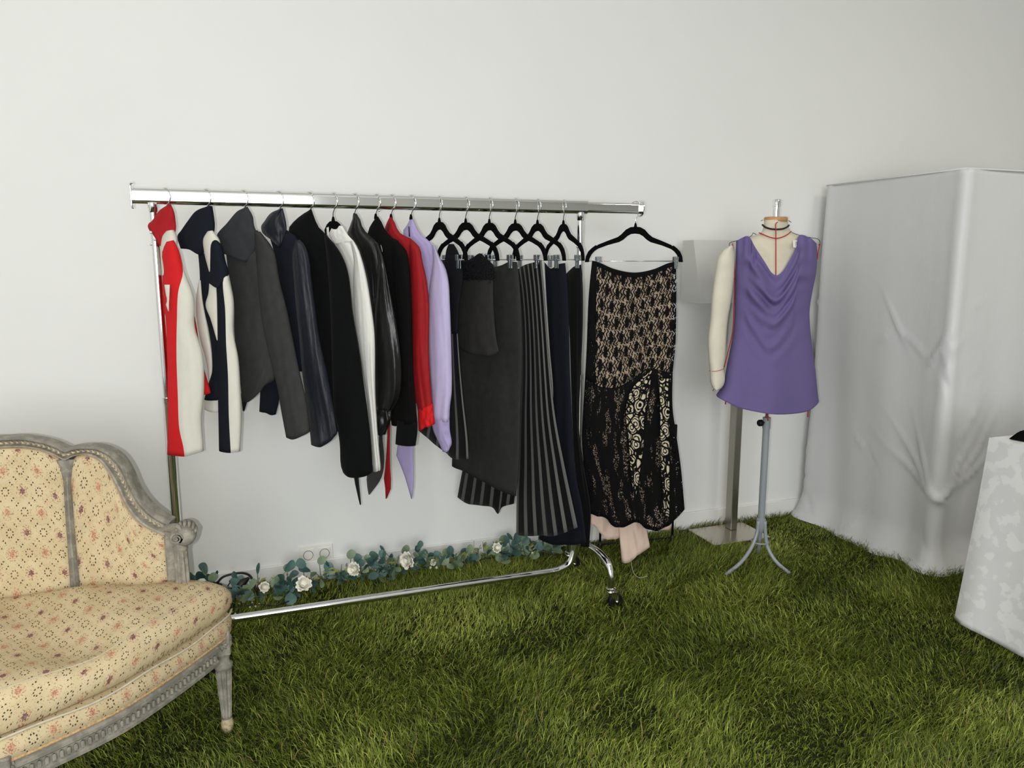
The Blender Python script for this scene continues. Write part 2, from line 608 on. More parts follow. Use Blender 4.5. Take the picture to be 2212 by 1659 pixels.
struct('floor', MB().box(((X0 + X1) / 2, (Y0 + WALL_Y) / 2, -.05), (X1 - X0, WALL_Y - Y0, .1)), M['turf_base'])
struct('ceiling', MB().box(((X0 + X1) / 2, (Y0 + WALL_Y) / 2, CEIL + .05), (X1 - X0 + .4, WALL_Y - Y0 + .4, .1)), M['ceiling'])
struct('wall_back', MB().box(((X0 + X1) / 2, WALL_Y + .1, CEIL / 2), (X1 - X0 + .4, .2, CEIL)), M['wall'])
struct('wall_left', MB().box((X0 - .1, (Y0 + WALL_Y) / 2, CEIL / 2), (.2, WALL_Y - Y0, CEIL)), M['wall'])
struct('wall_right', MB().box((X1 + .1, (Y0 + WALL_Y) / 2, CEIL / 2), (.2, WALL_Y - Y0, CEIL)), M['wall'])
# front wall with the window opening
wf = MB()
wf.box(((X0 - 2.4) / 2, Y0 - .1, CEIL / 2), (-2.4 - X0, .2, CEIL))
wf.box(((X1 + .8) / 2, Y0 - .1, CEIL / 2), (X1 - .8, .2, CEIL))
wf.box((-.8, Y0 - .1, .35), (3.2, .2, .7))
wf.box((-.8, Y0 - .1, (CEIL + 2.8) / 2), (3.2, .2, CEIL - 2.8))
struct('wall_front', wf, M['wall'])
wn = MB()
for x in (-2.37, -1.33, -.27, .77): wn.box((x, Y0 - .1, 1.75), (.06, .06, 2.1))
for z in (.73, 2.77): wn.box((-.8, Y0 - .1, z), (3.2, .06, .06))
struct('window_1', wn, M['base'])

bb = empty('baseboard_back', (0, WALL_Y, 0))
bb['kind'] = 'structure'
xs = [X0, -1.55, .99, 2.9, X1]
for a, b2 in zip(xs[:-1], xs[1:]):
    m = MB()
    m.box(((a + b2) / 2, WALL_Y - .007, .046), (b2 - a - .0015, .014, .092), bevel=.003)
    m.build('board', M['base'], bb, smooth=False)

# ceiling lights, out of the picture above
for i, (x, y, lab, pw) in enumerate([(-1.2, .6, 'square ceiling light panel above the settee', 14), (3.2, .6, 'square ceiling light panel above the white table', 20)]):
    t = empty('ceiling_light', (x, y, CEIL), lab, 'ceiling light', 'ceiling light panels')
    m = MB().box((x, y, CEIL - .02), (.66, .66, .04), bevel=.006)
    m.build('housing', M['base'], t, smooth=False)
    e = NB('lit_diffuser'); e.set(color=(.9, .9, .88, 1), emit=(1.0, .95, .84, 1), emit_s=3.0)
    MB().box((x, y, CEIL - .043), (.6, .6, .006)).build('diffuser', e.m, t, smooth=False)
    lamp('ceiling_lamp', 'AREA', (x, y, CEIL - .06), pw, (1.0, .95, .84), shape='SQUARE', size=.6)

# ---------------------------------------------------------------- turf
def turf():
    x0, x1, y0, y1 = -1.7, 3.9, .75, WALL_Y - .006
    n = 400000
    x = rng.uniform(x0, x1, n); y = rng.uniform(y0, y1, n)

    def field(ax, seed, k):
        r = np.random.default_rng(seed)
        f = np.zeros(n)
        for _ in range(14):
            a = r.uniform(0, 2 * PI); q = k * r.uniform(.5, 1.6)
            f += np.sin(q * (x * math.cos(a) + y * math.sin(a)) + r.uniform(0, 6.28))
        return f / 2.6
    dirn = field(0, 1, 3.2) * 1.5 + field(0, 9, 11) * .7 - .9
    patch = field(0, 2, 7.0)
    lenf = 1 + .22 * field(0, 3, 9.0)
    thin = field(0, 5, 10) > 1.15
    plate = (x > 2.125) & (x < 2.475) & (y > 2.99) & (y < 3.24)
    keep = ~(thin & (rng.random(n) < .45)) & ~plate
    x, y, dirn, patch, lenf = x[keep], y[keep], dirn[keep], patch[keep], lenf[keep]
    n = len(x)
    ang = dirn + rng.normal(0, 1.05, n)
    L = np.clip(rng.normal(.036, .010, n) * lenf, .012, .075)
    lean = np.clip(rng.normal(.95, .30, n), .1, 1.45)
    wd = rng.uniform(.0008, .0015, n)
    dx, dy = np.cos(ang), np.sin(ang)
    px_, py_ = -dy, dx
    tw = rng.normal(0, .8, n)
    px_, py_ = px_ * np.cos(tw) + dx * np.sin(tw), py_ * np.cos(tw) + dy * np.sin(tw)
    h1 = L * .5; a1 = lean * .55
    mx, my, mz = x + dx * h1 * np.sin(a1), y + dy * h1 * np.sin(a1), h1 * np.cos(a1)
    a2 = lean * 1.15
    tx, ty, tz = mx + dx * h1 * np.sin(a2), my + dy * h1 * np.sin(a2), mz + h1 * np.cos(a2)
    my = np.minimum(my, WALL_Y - .016); ty = np.minimum(ty, WALL_Y - .016)
    V = np.empty((n, 5, 3), dtype=np.float32)
    for k, (bx, by, bz, s, q) in enumerate(((x, y, 0 * x, -1, 1), (x, y, 0 * x, 1, 1), (mx, my, mz, 1, .9), (mx, my, mz, -1, .9), (tx, ty, np.maximum(tz, .003), 0, 0))):
        V[:, k, 0] = bx + s * q * wd * px_; V[:, k, 1] = by + s * q * wd * py_; V[:, k, 2] = bz
    me = bpy.data.meshes.new('turf')
    me.vertices.add(n * 5); me.vertices.foreach_set('co', V.ravel())
    me.loops.add(n * 7); me.polygons.add(n * 2)
    base = (np.arange(n) * 5)[:, None]
    me.loops.foreach_set('vertex_index', (base + np.array([0, 1, 2, 3, 3, 2, 4])).ravel().astype(np.int32))
    ls = np.empty((n, 2), dtype=np.int32); ls[:, 0] = np.arange(n) * 7; ls[:, 1] = ls[:, 0] + 4
    me.polygons.foreach_set('loop_start', ls.ravel())
    me.update(calc_edges=True)
    pal = np.array([lin(72, 84, 22)[:3], lin(98, 110, 36)[:3], lin(124, 136, 52)[:3], lin(150, 156, 76)[:3], lin(122, 106, 60)[:3], lin(48, 58, 18)[:3]])
    pr = rng.random(n) + .10 * patch
    idx = np.digitize(pr, [.12, .42, .78, .97, 1.12])
    idx = np.array([5, 0, 1, 2, 3, 3])[idx]
    brown = rng.random(n) < .045
    idx[brown] = 4
    c = pal[idx] * rng.uniform(1.05, 1.65, n)[:, None]
    col = np.ones((n, 5, 4), dtype=np.float32)
    col[:, :, :3] = c[:, None, :]
    ca = me.color_attributes.new('blade', 'FLOAT_COLOR', 'POINT')
    ca.data.foreach_set('color', col.ravel())
    me.materials.append(M['turf'])
    o = bpy.data.objects.new('artificial_turf', me)
    COL.objects.link(o)
    tag(o, 'long-bladed green artificial turf covering the whole floor', 'grass', kind='stuff')


turf()

# ---------------------------------------------------------------- cloth builder
class Plane:
    """a vertical plane standing in the room at (X, Y); phi = how far its right side swings towards the viewer"""

    def __init__(s, X, Y, phi_deg, fwd=0.0):
        p = math.radians(phi_deg)
        s.t = np.array([math.cos(p), -math.sin(p), 0.0])
        s.n = np.array([-math.sin(p), -math.cos(p), 0.0])
        s.dn = -np.array([X, Y, 0.0]) / math.hypot(X, Y)          # thickness is built along this horizontal direction
        s.a = np.array([X, Y, 0.0]) + s.dn * fwd

    def __call__(s, x, y):
        r = ray(x, y)
        k = ((s.a - CAM) @ s.n) / (r @ s.n)
        return CAM + r * k

    def normal(s, p): return s.dn


class World:
    """panel drawn directly in metres: (x, z) on a surface given by fy(x)"""

    def __init__(s, fy): s.fy = fy

    def __call__(s, x, z): return np.array([x, s.fy(x), z])

    def normal(s, p):
        d = (s.fy(p[0] + .01) - s.fy(p[0] - .01)) / .02
        n = np.array([d, -1.0, 0.0])
        return n / np.linalg.norm(n)


def coons(L, R, T, B, nu, nv):
    Lc, Rc = spline(L, nv + 1), spline(R, nv + 1)
    Tc = spline(T, nu + 1) if T is not None else spline([L[0], R[0]], nu + 1)
    Bc = spline(B, nu + 1) if B is not None else spline([L[-1], R[-1]], nu + 1)
    u = np.linspace(0, 1, nu + 1)[None, :, None]
    v = np.linspace(0, 1, nv + 1)[:, None, None]
    S = (1 - v) * Tc[None] + v * Bc[None] + (1 - u) * Lc[:, None] + u * Rc[:, None]
    S -= (1 - u) * (1 - v) * Lc[0] + u * (1 - v) * Rc[0] + (1 - u) * v * Lc[-1] + u * v * Rc[-1]
    return S


def cloth(name, mat, surf, L, R, T=None, B=None, t=.02, tv=None, nu=20, nv=28, fold=None, mids=None, parent=None,
          extra=None, power=.6, back=1.0, seed=0, uvscale=1.0, edge=0.0, closed=True):
    """a solid, slightly inflated piece of cloth. L, R, T, B outline it; mids = seam curves that split it into material bands;
    fold = (number of folds, depth at top, depth at bottom)"""
    r = np.random.default_rng(seed + 100)
    if mids:
        curves = [L] + list(mids) + [R]
        k = len(curves) - 1
        per = max(4, nu // k)
        parts = [coons(curves[i], curves[i + 1], None, None, per, nv) for i in range(k)]
        S = np.concatenate([parts[0]] + [q[:, 1:] for q in parts[1:]], axis=1)
        nu = S.shape[1] - 1
        band = np.repeat(np.arange(k), per)
    else:
        S = coons(L, R, T, B, nu, nv)
        band = np.zeros(nu, dtype=int)
    P = np.array([[surf(*S[j, i]) for i in range(nu + 1)] for j in range(nv + 1)])
    # metric parametrisation
    W = np.linalg.norm(np.diff(P, axis=1), axis=2)
    wsum = np.concatenate([np.zeros((nv + 1, 1)), np.cumsum(W, 1)], 1)
    un = wsum / (wsum[:, -1:] + 1e-9)
    Hh = np.linalg.norm(np.diff(P, axis=0), axis=2).mean(1)
    hs = np.r_[0, np.cumsum(Hh)]
    vn = np.linspace(0, 1, nv + 1)[:, None]
    prof = np.clip(1 - (2 * un - 1) ** 2, 0, 1) ** power
    tt = np.interp(np.linspace(0, 1, nv + 1), np.linspace(0, 1, len(tv)), tv)[:, None] if tv is not None else np.full((nv + 1, 1), t)
    D = tt * prof
    if fold:
        nf, a0, a1 = fold[:3]
        amp = a0 + (a1 - a0) * vn
        f = np.zeros_like(un)
        for mul, a_ in ((.45, .55), (.8, .5), (1.25, .32), (2.1, .16)):
            p1, p2, p3 = r.uniform(0, 6.28, 3)
            drift = r.normal(0, .16) * vn + .10 * np.sin(2 * PI * r.uniform(.5, 1.3) * vn + p2)
            mod = .62 + .38 * np.sin(2 * PI * r.uniform(.5, 1.6) * vn + p3 + 3 * un)
            f = f + a_ * mod * np.sin(2 * PI * nf * mul * (un + drift) + p1)
        p1 = r.uniform(0, 6.28)
        f = f + .22 * np.sin(2 * PI * (1.6 * vn + r.uniform(-1, 1) * un) + p1)
        D = D + amp * f * np.clip(prof * 1.5, 0, 1)
    if extra is not None: D = D + extra(un, np.broadcast_to(vn, un.shape)) * np.clip(prof * 2, 0, 1)
    N = np.array([[surf.normal(P[j, i]) for i in range(nu + 1)] for j in range(nv + 1)])
    Fr = P + N * (D + edge)[..., None]
    Bk = P - N * (tt * prof * back + .0012 + (0 if edge == 0 else -edge))[..., None]
    V, U1, U2 = [], [], []
    loop = 2 * nu + 2
    for j in range(nv + 1):
        V += list(Fr[j]) + list(Bk[j][::-1])
        uu = (wsum[j] - wsum[j, -1] / 2) * uvscale
        U1 += [(a, -hs[j] * uvscale) for a in uu] + [(a + 5.37, -hs[j] * uvscale) for a in uu[::-1]]
        U2 += [(a, 1 - vn[j, 0]) for a in un[j]] + [(a, 1 - vn[j, 0]) for a in un[j][::-1]]
    Fc, MI = [], []
    for j in range(nv):
        for i in range(loop):
            i2 = (i + 1) % loop
            Fc.append((j * loop + i, (j + 1) * loop + i, (j + 1) * loop + i2, j * loop + i2))
            if i < nu: MI.append(band[i])
            elif i == nu: MI.append(band[-1])
            elif i <= 2 * nu: MI.append(band[2 * nu - i])
            else: MI.append(band[0])
    if closed:
        for j in (0, nv):
            for i in range(nu):
                a, b_, c, d = i, i + 1, loop - 2 - i, loop - 1 - i
                q = (a, b_, c, d) if j == 0 else (d, c, b_, a)
                Fc.append(tuple(j * loop + k for k in q)); MI.append(band[i])
    mats = mat if isinstance(mat, (list, tuple)) else [mat]
    if len(mats) == 1: MI = [0] * len(Fc)
    return mesh_obj(name, V, Fc, mats, parent, {'UVMap': U1, 'norm': U2}, True, MI)


# ---------------------------------------------------------------- the clothes rack
RY, RZ = 2.805, 1.605


def rrect(cx, hx, hz, rad, n=9):
    out = []
    for qx, qz, a0 in ((1, 1, 0), (-1, 1, 90), (-1, -1, 180), (1, -1, 270)):
        for k in range(n + 1):
            a = math.radians(a0 + 90 * k / n)
            out.append((qx * (hx - rad) + rad * math.cos(a), qz * (hz - rad) + rad * math.sin(a)))
    return out


def bar_x(mb, xa, xb, y, z, hy, hz, rad):
    pr = rrect(0, hy, hz, rad)
    n = len(pr)
    V = [(xa, y + p, z + q) for p, q in pr] + [(xb, y + p, z + q) for p, q in pr]
    Fc = [(i, n + i, n + (i + 1) % n, (i + 1) % n) for i in range(n)] + [tuple(range(n)), tuple(reversed(range(n, 2 * n)))]
    mb.add(V, Fc)


rack = empty('clothes_rack', (.5, RY, 0), 'chrome rolling clothes rack with extendable rail standing before the white wall', 'clothes rack')
PXL, PXR = -.245, 1.298
m = MB(); bar_x(m, -.303, 1.325, RY, RZ, .0135, .026, .0133); m.build('top_rail', M['chrome'], rack, sharp=50)
m = MB(); bar_x(m, 1.30, 1.562, RY, RZ, .0115, .0215, .0113); m.build('rail_extension', M['chrome'], rack, sharp=50)
m = MB(); m.lathe((1.562, RY, RZ), [(.003, 0), (.031, 0), (.033, .002), (.033, .005), (.028, .007), (.003, .007)], 28, axis='x'); m.build('end_disc', M['chrome'], rack, sharp=40)
m = MB(); m.box((-.306, RY, RZ), (.006, .034, .066), bevel=.002)
m.tube(spline([(-.306, RY, RZ + .03), (-.307, RY, RZ + .037), (-.302, RY, RZ + .04), (-.298, RY, RZ + .036)], 8), .0035, 8)
m.tube(spline([(-.306, RY, RZ - .03), (-.306, RY, RZ - .037), (-.301, RY, RZ - .039)], 8), .0035, 8)
m.build('end_cap', M['chrome'], rack, sharp=40)
for px_ in (PXL, PXR):
    m = MB(); m.tube([(px_, RY, .17), (px_, RY, .93)], .0155, 20); m.build('post', M['chrome'], rack, sharp=50)
    m = MB(); m.tube([(px_, RY, .92), (px_, RY, RZ - .024)], .0125, 20); m.build('post', M['chrome'], rack, sharp=50)
    m = MB(); m.tube([(px_, RY, 1.40), (px_, RY, 1.4035)], .0135, 20); m.build('joint_ring', M['chrome'], rack, sharp=40)
    m = MB(); m.tube([(px_, RY, .915), (px_, RY, .935)], .017, 20); m.build('collar', M['chrome'], rack, sharp=40)
    m = MB(); m.lathe((px_, RY, RZ - .052), [(.0126, 0), (.0145, .004), (.0165, .026), (.0165, .03)], 20); m.build('socket', M['chrome'], rack, sharp=40)
    m = MB(); m.lathe((px_ - .0135, RY - .004, 1.45), [(.001, -.004), (.0035, -.003), (.004, 0), (.0035, .003), (.001, .004)], 10, axis='x'); m.build('push_button', M['chrome'], rack)
    # the foot: two bent tubes on castors
    for s in (-1, 1):
        m = MB()
        m.tube(spline([(px_ + .028, RY, .205), (px_ + .045, RY + s * .05, .206), (px_ + .055, RY + s * .13, .200), (px_ + .062, RY + s * .185, .175), (px_ + .064, RY + s * .205, .125), (px_ + .064, RY + s * .206, .088)], 26), .0145, 18)
        leg = m.build('foot_tube', M['chrome'], rack, sharp=60)
        cx, cy = px_ + .064, RY + s * .206
        cst = MB()
        cst.lathe((cx, cy, .078), [(.004, 0), (.019, 0), (.021, .003), (.021, .007), (.017, .010), (.004, .010)], 20)
        cst.lathe((cx, cy, .068), [(.004, 0), (.016, 0), (.016, .01), (.004, .01)], 18)
        fork = []
        for sd in (-1, 1):
            y = cy + sd * .0165 - .004
            V = [(cx - .016, y, .072), (cx + .024, y, .072), (cx + .026, y, .030), (cx + .018, y, .024), (cx + .012, y, .030)]
            V += [(a, b - .002, c) for a, b, c in V]
            cst.add(V, [(0, 1, 2, 3, 4), (9, 8, 7, 6, 5)] + [(i, 5 + i, 5 + (i + 1) % 5, (i + 1) % 5) for i in range(5)])
        cst.box((cx + .004, cy - .004, .0715), (.042, .037, .003))
        c_o = cst.build('castor', M['chrome'], rack, sharp=40)
        wh = MB(); wh.lathe((cx + .018, cy - .004, .032), [(.004, -.011), (.024, -.012), (.030, -.009), (.032, 0), (.030, .009), (.024, .012), (.004, .011)], 26, axis='y')
        wh.build('wheel', M['rubber'], c_o, sharp=50)
        ax = MB(); ax.lathe((cx + .018, cy - .0235, .032), [(.001, -.004), (.004, -.003), (.005, 0), (.004, .042), (.001, .043)], 12, axis='y')
        ax.build('axle', M['chrome'], c_o)
# bottom rail with bent ends
pts = spline([(PXR - .005, RY, .21), (PXR - .012, RY - .004, .165), (PXR - .035, RY - .006, .122), (PXR - .085, RY - .007, .103)], 14).tolist()
m = MB(); m.tube(pts + [(1.19, RY - .007, .102)], .0145, 18)
m.build('rail_bend', M['chrome'], rack, sharp=60)
m = MB(); m.tube([(1.19, RY - .007, .102), (.62, RY - .007, .102)], .0138, 18); m.build('bottom_rail', M['chrome'], rack, sharp=60)
m = MB(); m.tube([(.622, RY - .007, .102), (-.13, RY - .007, .102)], .0148, 18); m.build('bottom_rail', M['chrome'], rack, sharp=60)
pts = spline([(PXL + .005, RY, .21), (PXL + .012, RY - .004, .165), (PXL + .035, RY - .006, .122), (PXL + .085, RY - .007, .103)], 14).tolist()
m = MB(); m.tube(pts + [(-.13, RY - .007, .102)], .0145, 18); m.build('rail_bend', M['chrome'], rack, sharp=60)
m = MB(); m.lathe((.50, RY, RZ - .031), [(.002, -.003), (.004, -.001), (.004, .002), (.002, .006)], 10); m.build('screw', M['chrome'], rack)

# ---------------------------------------------------------------- hangers
HO = [(0, 0), (.02, -.002), (.04, -.012), (.058, -.03), (.075, -.042), (.12, -.058), (.158, -.0725), (.164, -.0775), (.170, -.0755), (.185, -.086), (.2, -.1), (.21, -.12), (.214, -.143)]
HI = [(0, -.028), (.02, -.03), (.036, -.038), (.052, -.052), (.07, -.062), (.12, -.075), (.150, -.0855), (.157, -.088), (.163, -.0905), (.176, -.099), (.188, -.112), (.196, -.127), (.2, -.143)]


def make_hanger(hook_px, theta_deg, label, apex_z=1.539, arms=True, cut=None, bar=False, clip=False, width=1.0, group='hangers on the clothes rack'):
    X = at_y(hook_px, 480, RY)[0]
    th = math.radians(theta_deg)
    d = np.array([math.sin(th), -math.cos(th), 0]); nrm = np.array([-math.cos(th), -math.sin(th), 0])
    A = np.array([X, RY, apex_z])
    root = empty('clothes_hanger', A, label, 'hanger', group)
    hr = .0295
    hc = RZ + .0275 - hr * .93
    pts = [(0, 0, 0), (0, 0, hc - hr - .012 - apex_z)]
    arc = [(hr * math.sin(a) * .95, hc + hr * -math.cos(a) * (1 if math.cos(a) > 0 else .93) - apex_z) for a in np.linspace(.35, 4.3, 22)]
    P = [A + np.array([0, 0, .0]), A + np.array([0, 0, hc - hr - .014 - apex_z])]
    P += [A + d * s + np.array([0, 0, z]) for s, z in arc]
    P = np.vstack([P[:1], spline(P[1:], 34)])
    m = MB(); m.tube(P, .0019, 8); m.build('hook', M['wire'], root)
    m = MB(); m.lathe(A + np.array([0, 0, -.006]), [(.0065, 0), (.006, .008), (.0042, .016), (.0035, .02)], 10)
    if arms:
        k = cut or len(HO)
        V = []
        for sg in (-1, 1):
            for (s1, z1), (s2, z2) in zip(HO[:k], HI[:k]):
                for ss, zz in ((s1, z1), (s2, z2)):
                    for e in (-.0042, .0042):
                        V.append(A + d * ss * sg * width + nrm * e + np.array([0, 0, zz]))
        Fc = []
        for h in range(2):
            o = h * k * 4
            for i in range(k - 1):
                a, b2 = o + i * 4, o + (i + 1) * 4
                for q in ((0, 1, 1, 0), (1, 3, 3, 1), (3, 2, 2, 3), (2, 0, 0, 2)):
                    f = (a + q[0], a + q[1], b2 + q[2], b2 + q[3])
                    Fc.append(f if h else tuple(reversed(f)))
            e = o + (k - 1) * 4
            Fc.append((e, e + 1, e + 3, e + 2))
        m.add(V, Fc)
    m.build('hanger_body', M['velvet'], root, sharp=50)
    if bar:
        m = MB(); m.tube([A + d * -.2 + np.array([0, 0, -.139]), A + d * .2 + np.array([0, 0, -.139])], .0017, 8); m.build('bar', M['wire'], root)
    if clip:
        for s in (clip if isinstance(clip, (tuple, list)) else (-.155, .155)):
            c = A + d * s + np.array([0, 0, -.139])
            m = MB()
            rz = math.atan2(d[1], d[0])
            for e in (-1, 1):
                m.box(c + nrm * e * .0075 + np.array([0, 0, .007]), (.021, .0035, .022), rz, .001)
                m.box(c + nrm * e * .0045 + np.array([0, 0, -.016]), (.015, .0035, .032), rz, .001)
            m.tube([c + d * -.009, c + d * .009], .0045, 10)
            m.build('clip', M['zinc'], root, sharp=30)
    root['hx'] = float(X)
    return root, X


# garment helper
class Garment:
    def __init__(s, name, X, phi, label, cat, group='garments hanging on the clothes rack', Y=RY):
        s.e = empty(name, (X, Y, 1.3), label, cat, group)
        s.X, s.phi, s.Y = X, phi, Y

    def part(s, name, mat, L, R, T=None, B=None, fwd=0.0, phi=None, sub=None, **kw):
        pl = Plane(s.X, s.Y, s.phi if phi is None else phi, fwd)
        return cloth(name, mat, pl, L, R, T, B, parent=sub or s.e, **kw)


hook_px = [360, 447, 527, 603, 669, 720, 766, 812, 845, 888]
hook_lab = ['chrome hook of the hanger holding the red and cream jacket', 'chrome hook of the hanger holding the navy and cream jacket',
            'chrome hook of the hanger holding the charcoal blazer', 'chrome hook of the hanger holding the navy satin-collared jacket',
            'chrome hook of the hanger holding the black coat', 'black velvet hanger inside the white blouse, its neck showing',
            'chrome hook of the hanger holding the black satin blouse', 'chrome hook of the hanger holding the sheer black blouse',
            'chrome hook of the hanger holding the sheer red blouse', 'chrome hook of the hanger holding the lilac blouse']
GX = []
for i, p in enumerate(hook_px):
    az = 1.553 if i < 5 else (1.536 if i == 5 else 1.55)
    _, X = make_hanger(p, 38 if i < 5 else 32, hook_lab[i], apex_z=az, arms=(i == 5), cut=4, width=.8)
    GX.append(X)

# --- red and cream jacket
g = Garment('cropped_jacket', GX[0], 28, 'red and cream colour-blocked jacket, leftmost garment on the rack', 'jacket')
g.part('body', M['red'], [(356, 535), (360, 650), (364, 760), (398, 858)], [(382, 530), (405, 620), (424, 700), (434, 770), (456, 848)], t=.03, fold=(2, .003, .008), seed=1)
g.part('collar', M['red_collar'], [(361, 443), (345, 454), (329, 474), (319, 488), (331, 510), (346, 532)], [(369, 441), (376, 457), (379, 474), (380, 497), (374, 512), (353, 534)], t=.02, fwd=.03, fold=(1.5, .004, .008), seed=2)
g.part('shoulder_panel', M['cream'], [(359, 499), (350, 510), (346, 530), (347, 560), (350, 594)], [(376, 497), (382, 508), (384, 522), (378, 545), (354, 596)], t=.03, fwd=.04, seed=3)
g.part('sleeve', [M['red'], M['cream']], [(358, 523), (350, 540), (350, 575), (351, 615), (357, 680), (361, 763), (362, 860), (362, 921), (361, 982)],
       [(376, 519), (385, 532), (393, 560), (398, 584), (419, 642), (421, 706), (436, 758), (441, 800), (440, 865), (436, 900), (440, 973)],
       mids=[[(375, 519), (384, 535), (392, 562), (395, 590), (385, 628), (382, 690), (381, 763), (384, 853), (387, 921), (396, 962), (398, 981)]],
       t=.034, fwd=.055, fold=(1.6, .002, .006), nu=24, nv=40, seed=4)
g.part('cream_inset', M['cream'], [(355, 615), (358, 635), (361, 650), (358, 655), (363, 672)], [(367, 615), (366, 640), (365, 655), (365, 672)], t=.003, fwd=.105, nu=5, nv=8, seed=5)
g.part('tie_ribbon', M['red_collar'], [(329, 527), (336, 560), (341, 600), (344, 650), (349, 703)], [(337, 529), (346, 575), (350, 620), (357, 670), (353, 703)], t=.004, fwd=.02, nu=8, seed=6)
m = MB()
for q in ((326, 502), (334, 517)):
    c = Plane(GX[0], RY, 28, .055)(*q)
    m.lathe(c, [(.001, -.003), (.004, -.002), (.005, 0), (.004, .002), (.001, .003)], 12, axis='y')
m.build('snap_button', M['silver_bead'], g.e)

# --- navy and cream jacket
g = Garment('cropped_jacket', GX[1], 30, 'navy and cream colour-blocked jacket with a wide navy collar, second on the rack', 'jacket')
g.part('body', M['navy'], [(428, 548), (431, 584), (434, 640), (452, 720), (458, 790), (441, 863)], [(470, 545), (485, 620), (492, 720), (490, 800), (478, 862)], t=.03, fold=(2, .003, .006), seed=11)
g.part('lining_hem', M['cream'], [(441, 855), (441, 884)], [(474, 855), (475, 890)], B=[(441, 884), (455, 888), (475, 890)], t=.02, fwd=-.02, nv=6, seed=12)
g.part('cream_lapel', M['cream'], [(430, 604), (424, 640), (424, 680), (433, 735), (444, 775), (451, 822)], [(434, 606), (438, 650), (449, 710), (458, 770), (458, 806), (453, 822)], t=.008, fwd=.032, nu=8, seed=13)
g.part('cream_panel', M['cream'], [(452, 612), (450, 634), (444, 659), (455, 690), (468, 735)], [(468, 620), (470, 660), (471, 735)], t=.006, fwd=.045, nu=8, seed=14)
g.part('collar', M['navy'], [(449, 445), (423, 456), (405, 478), (391, 498), (383, 510), (390, 537)], [(459, 446), (462, 465), (464, 492), (455, 530), (434, 552)], B=[(390, 537), (408, 539), (424, 548), (434, 552)], t=.024, fwd=.02, fold=(1.2, .002, .004), seed=15)
g.part('shoulder_panel', M['cream'], [(448, 500), (439, 516), (441, 545), (451, 586)], [(460, 498), (475, 520), (474, 545), (454, 588)], t=.022, fwd=.045, nu=16, nv=16, seed=16)
g.part('sleeve_cap', M['navy'], [(458, 522), (454, 530), (452, 560), (451, 590), (452, 612)], [(470, 520), (479, 530), (487, 562), (494, 594), (481, 612)], T=[(458, 522), (464, 519), (470, 520)], B=[(452, 612), (468, 621), (481, 612)], t=.03, fwd=.055, nu=16, nv=20, seed=17)
g.part('sleeve', [M['navy'], M['cream']], [(467, 606), (469, 660), (470, 740), (471, 860), (473, 974)],
       [(493, 592), (505, 648), (505, 718), (515, 774), (520, 842), (522, 898), (519, 974)],
       mids=[[(483, 600), (481, 612), (486, 668), (488, 740), (492, 808), (494, 898), (498, 974)]], t=.03, fwd=.05, fold=(1.5, .001, .004), nu=22, nv=36, seed=18)

# --- charcoal blazer
g = Garment('blazer', GX[2], 40, 'charcoal grey wool blazer with a big folded collar, third on the rack', 'blazer')
g.part('body', M['charcoal'], [(486, 520), (492, 580), (505, 650), (506, 718), (517, 808), (523, 868)], [(556, 497), (586, 540), (600, 620), (604, 720), (600, 790), (593, 821)],
       B=[(523, 868), (534, 868), (548, 857), (562, 842), (572, 830), (593, 821)], t=.03, fold=(2.2, .004, .012), seed=21)
g.part('front_edge', M['navy'], [(520, 850), (522, 866), (524, 887)], [(540, 850), (534, 868), (528, 888)], t=.008, fwd=-.03, nu=6, nv=6, seed=25)
g.part('collar', M['charcoal_collar'], [(527, 449), (513, 456), (491, 481), (468, 510), (477, 530), (482, 548)], [(535, 447), (546, 467), (549, 487), (556, 508), (548, 545), (532, 566)], t=.022, fwd=.03, fold=(1.3, .003, .008), seed=22)
g.part('sleeve', M['charcoal'], [(549, 500), (553, 560), (564, 680), (582, 770), (600, 842), (606, 880), (618, 945)],
       [(563, 501), (591, 540), (604, 606), (619, 665), (646, 797), (662, 865), (671, 930)], B=[(618, 945), (632, 946), (650, 938), (671, 930)], t=.032, fwd=.04, fold=(1.8, .002, .008), nv=40, seed=23)

# --- navy satin jacket
g = Garment('satin_jacket', GX[3], 42, 'dark navy jacket with a shiny satin collar, between the charcoal blazer and the black coat', 'jacket')
g.part('body', M['navy'], [(578, 500), (592, 545), (605, 620), (618, 700), (630, 800)], [(620, 497), (644, 517), (655, 600), (662, 700), (668, 800)], t=.03, seed=31)
g.part('sleeve', M['navy'], [(563, 780), (562, 844), (560, 889)], [(604, 780), (604, 858), (596, 895)], B=[(560, 889), (574, 890), (586, 895), (596, 895)], t=.02, fwd=-.10, nv=10, fold=(1.5, .003, .005), seed=33)
g.part('collar', M['navy_satin'], [(602, 452), (584, 461), (571, 478), (564, 489), (567, 503), (585, 518), (601, 532)], [(611, 450), (615, 465), (618, 481), (619, 497), (613, 512), (606, 532)], t=.02, fwd=.03, fold=(1.8, .004, .009), seed=32)
g.part('sleeve', M['navy_satin'], [(636, 520), (631, 545), (633, 590), (637, 640), (646, 729), (653, 808), (666, 899), (672, 961)],
       [(648, 518), (659, 530), (668, 555), (673, 600), (680, 655), (690, 729), (705, 797), (720, 876), (729, 935)], B=[(672, 961), (686, 962), (708, 954), (729, 935)], t=.03, fwd=.04, fold=(2.2, .004, .010), nv=40, seed=34)

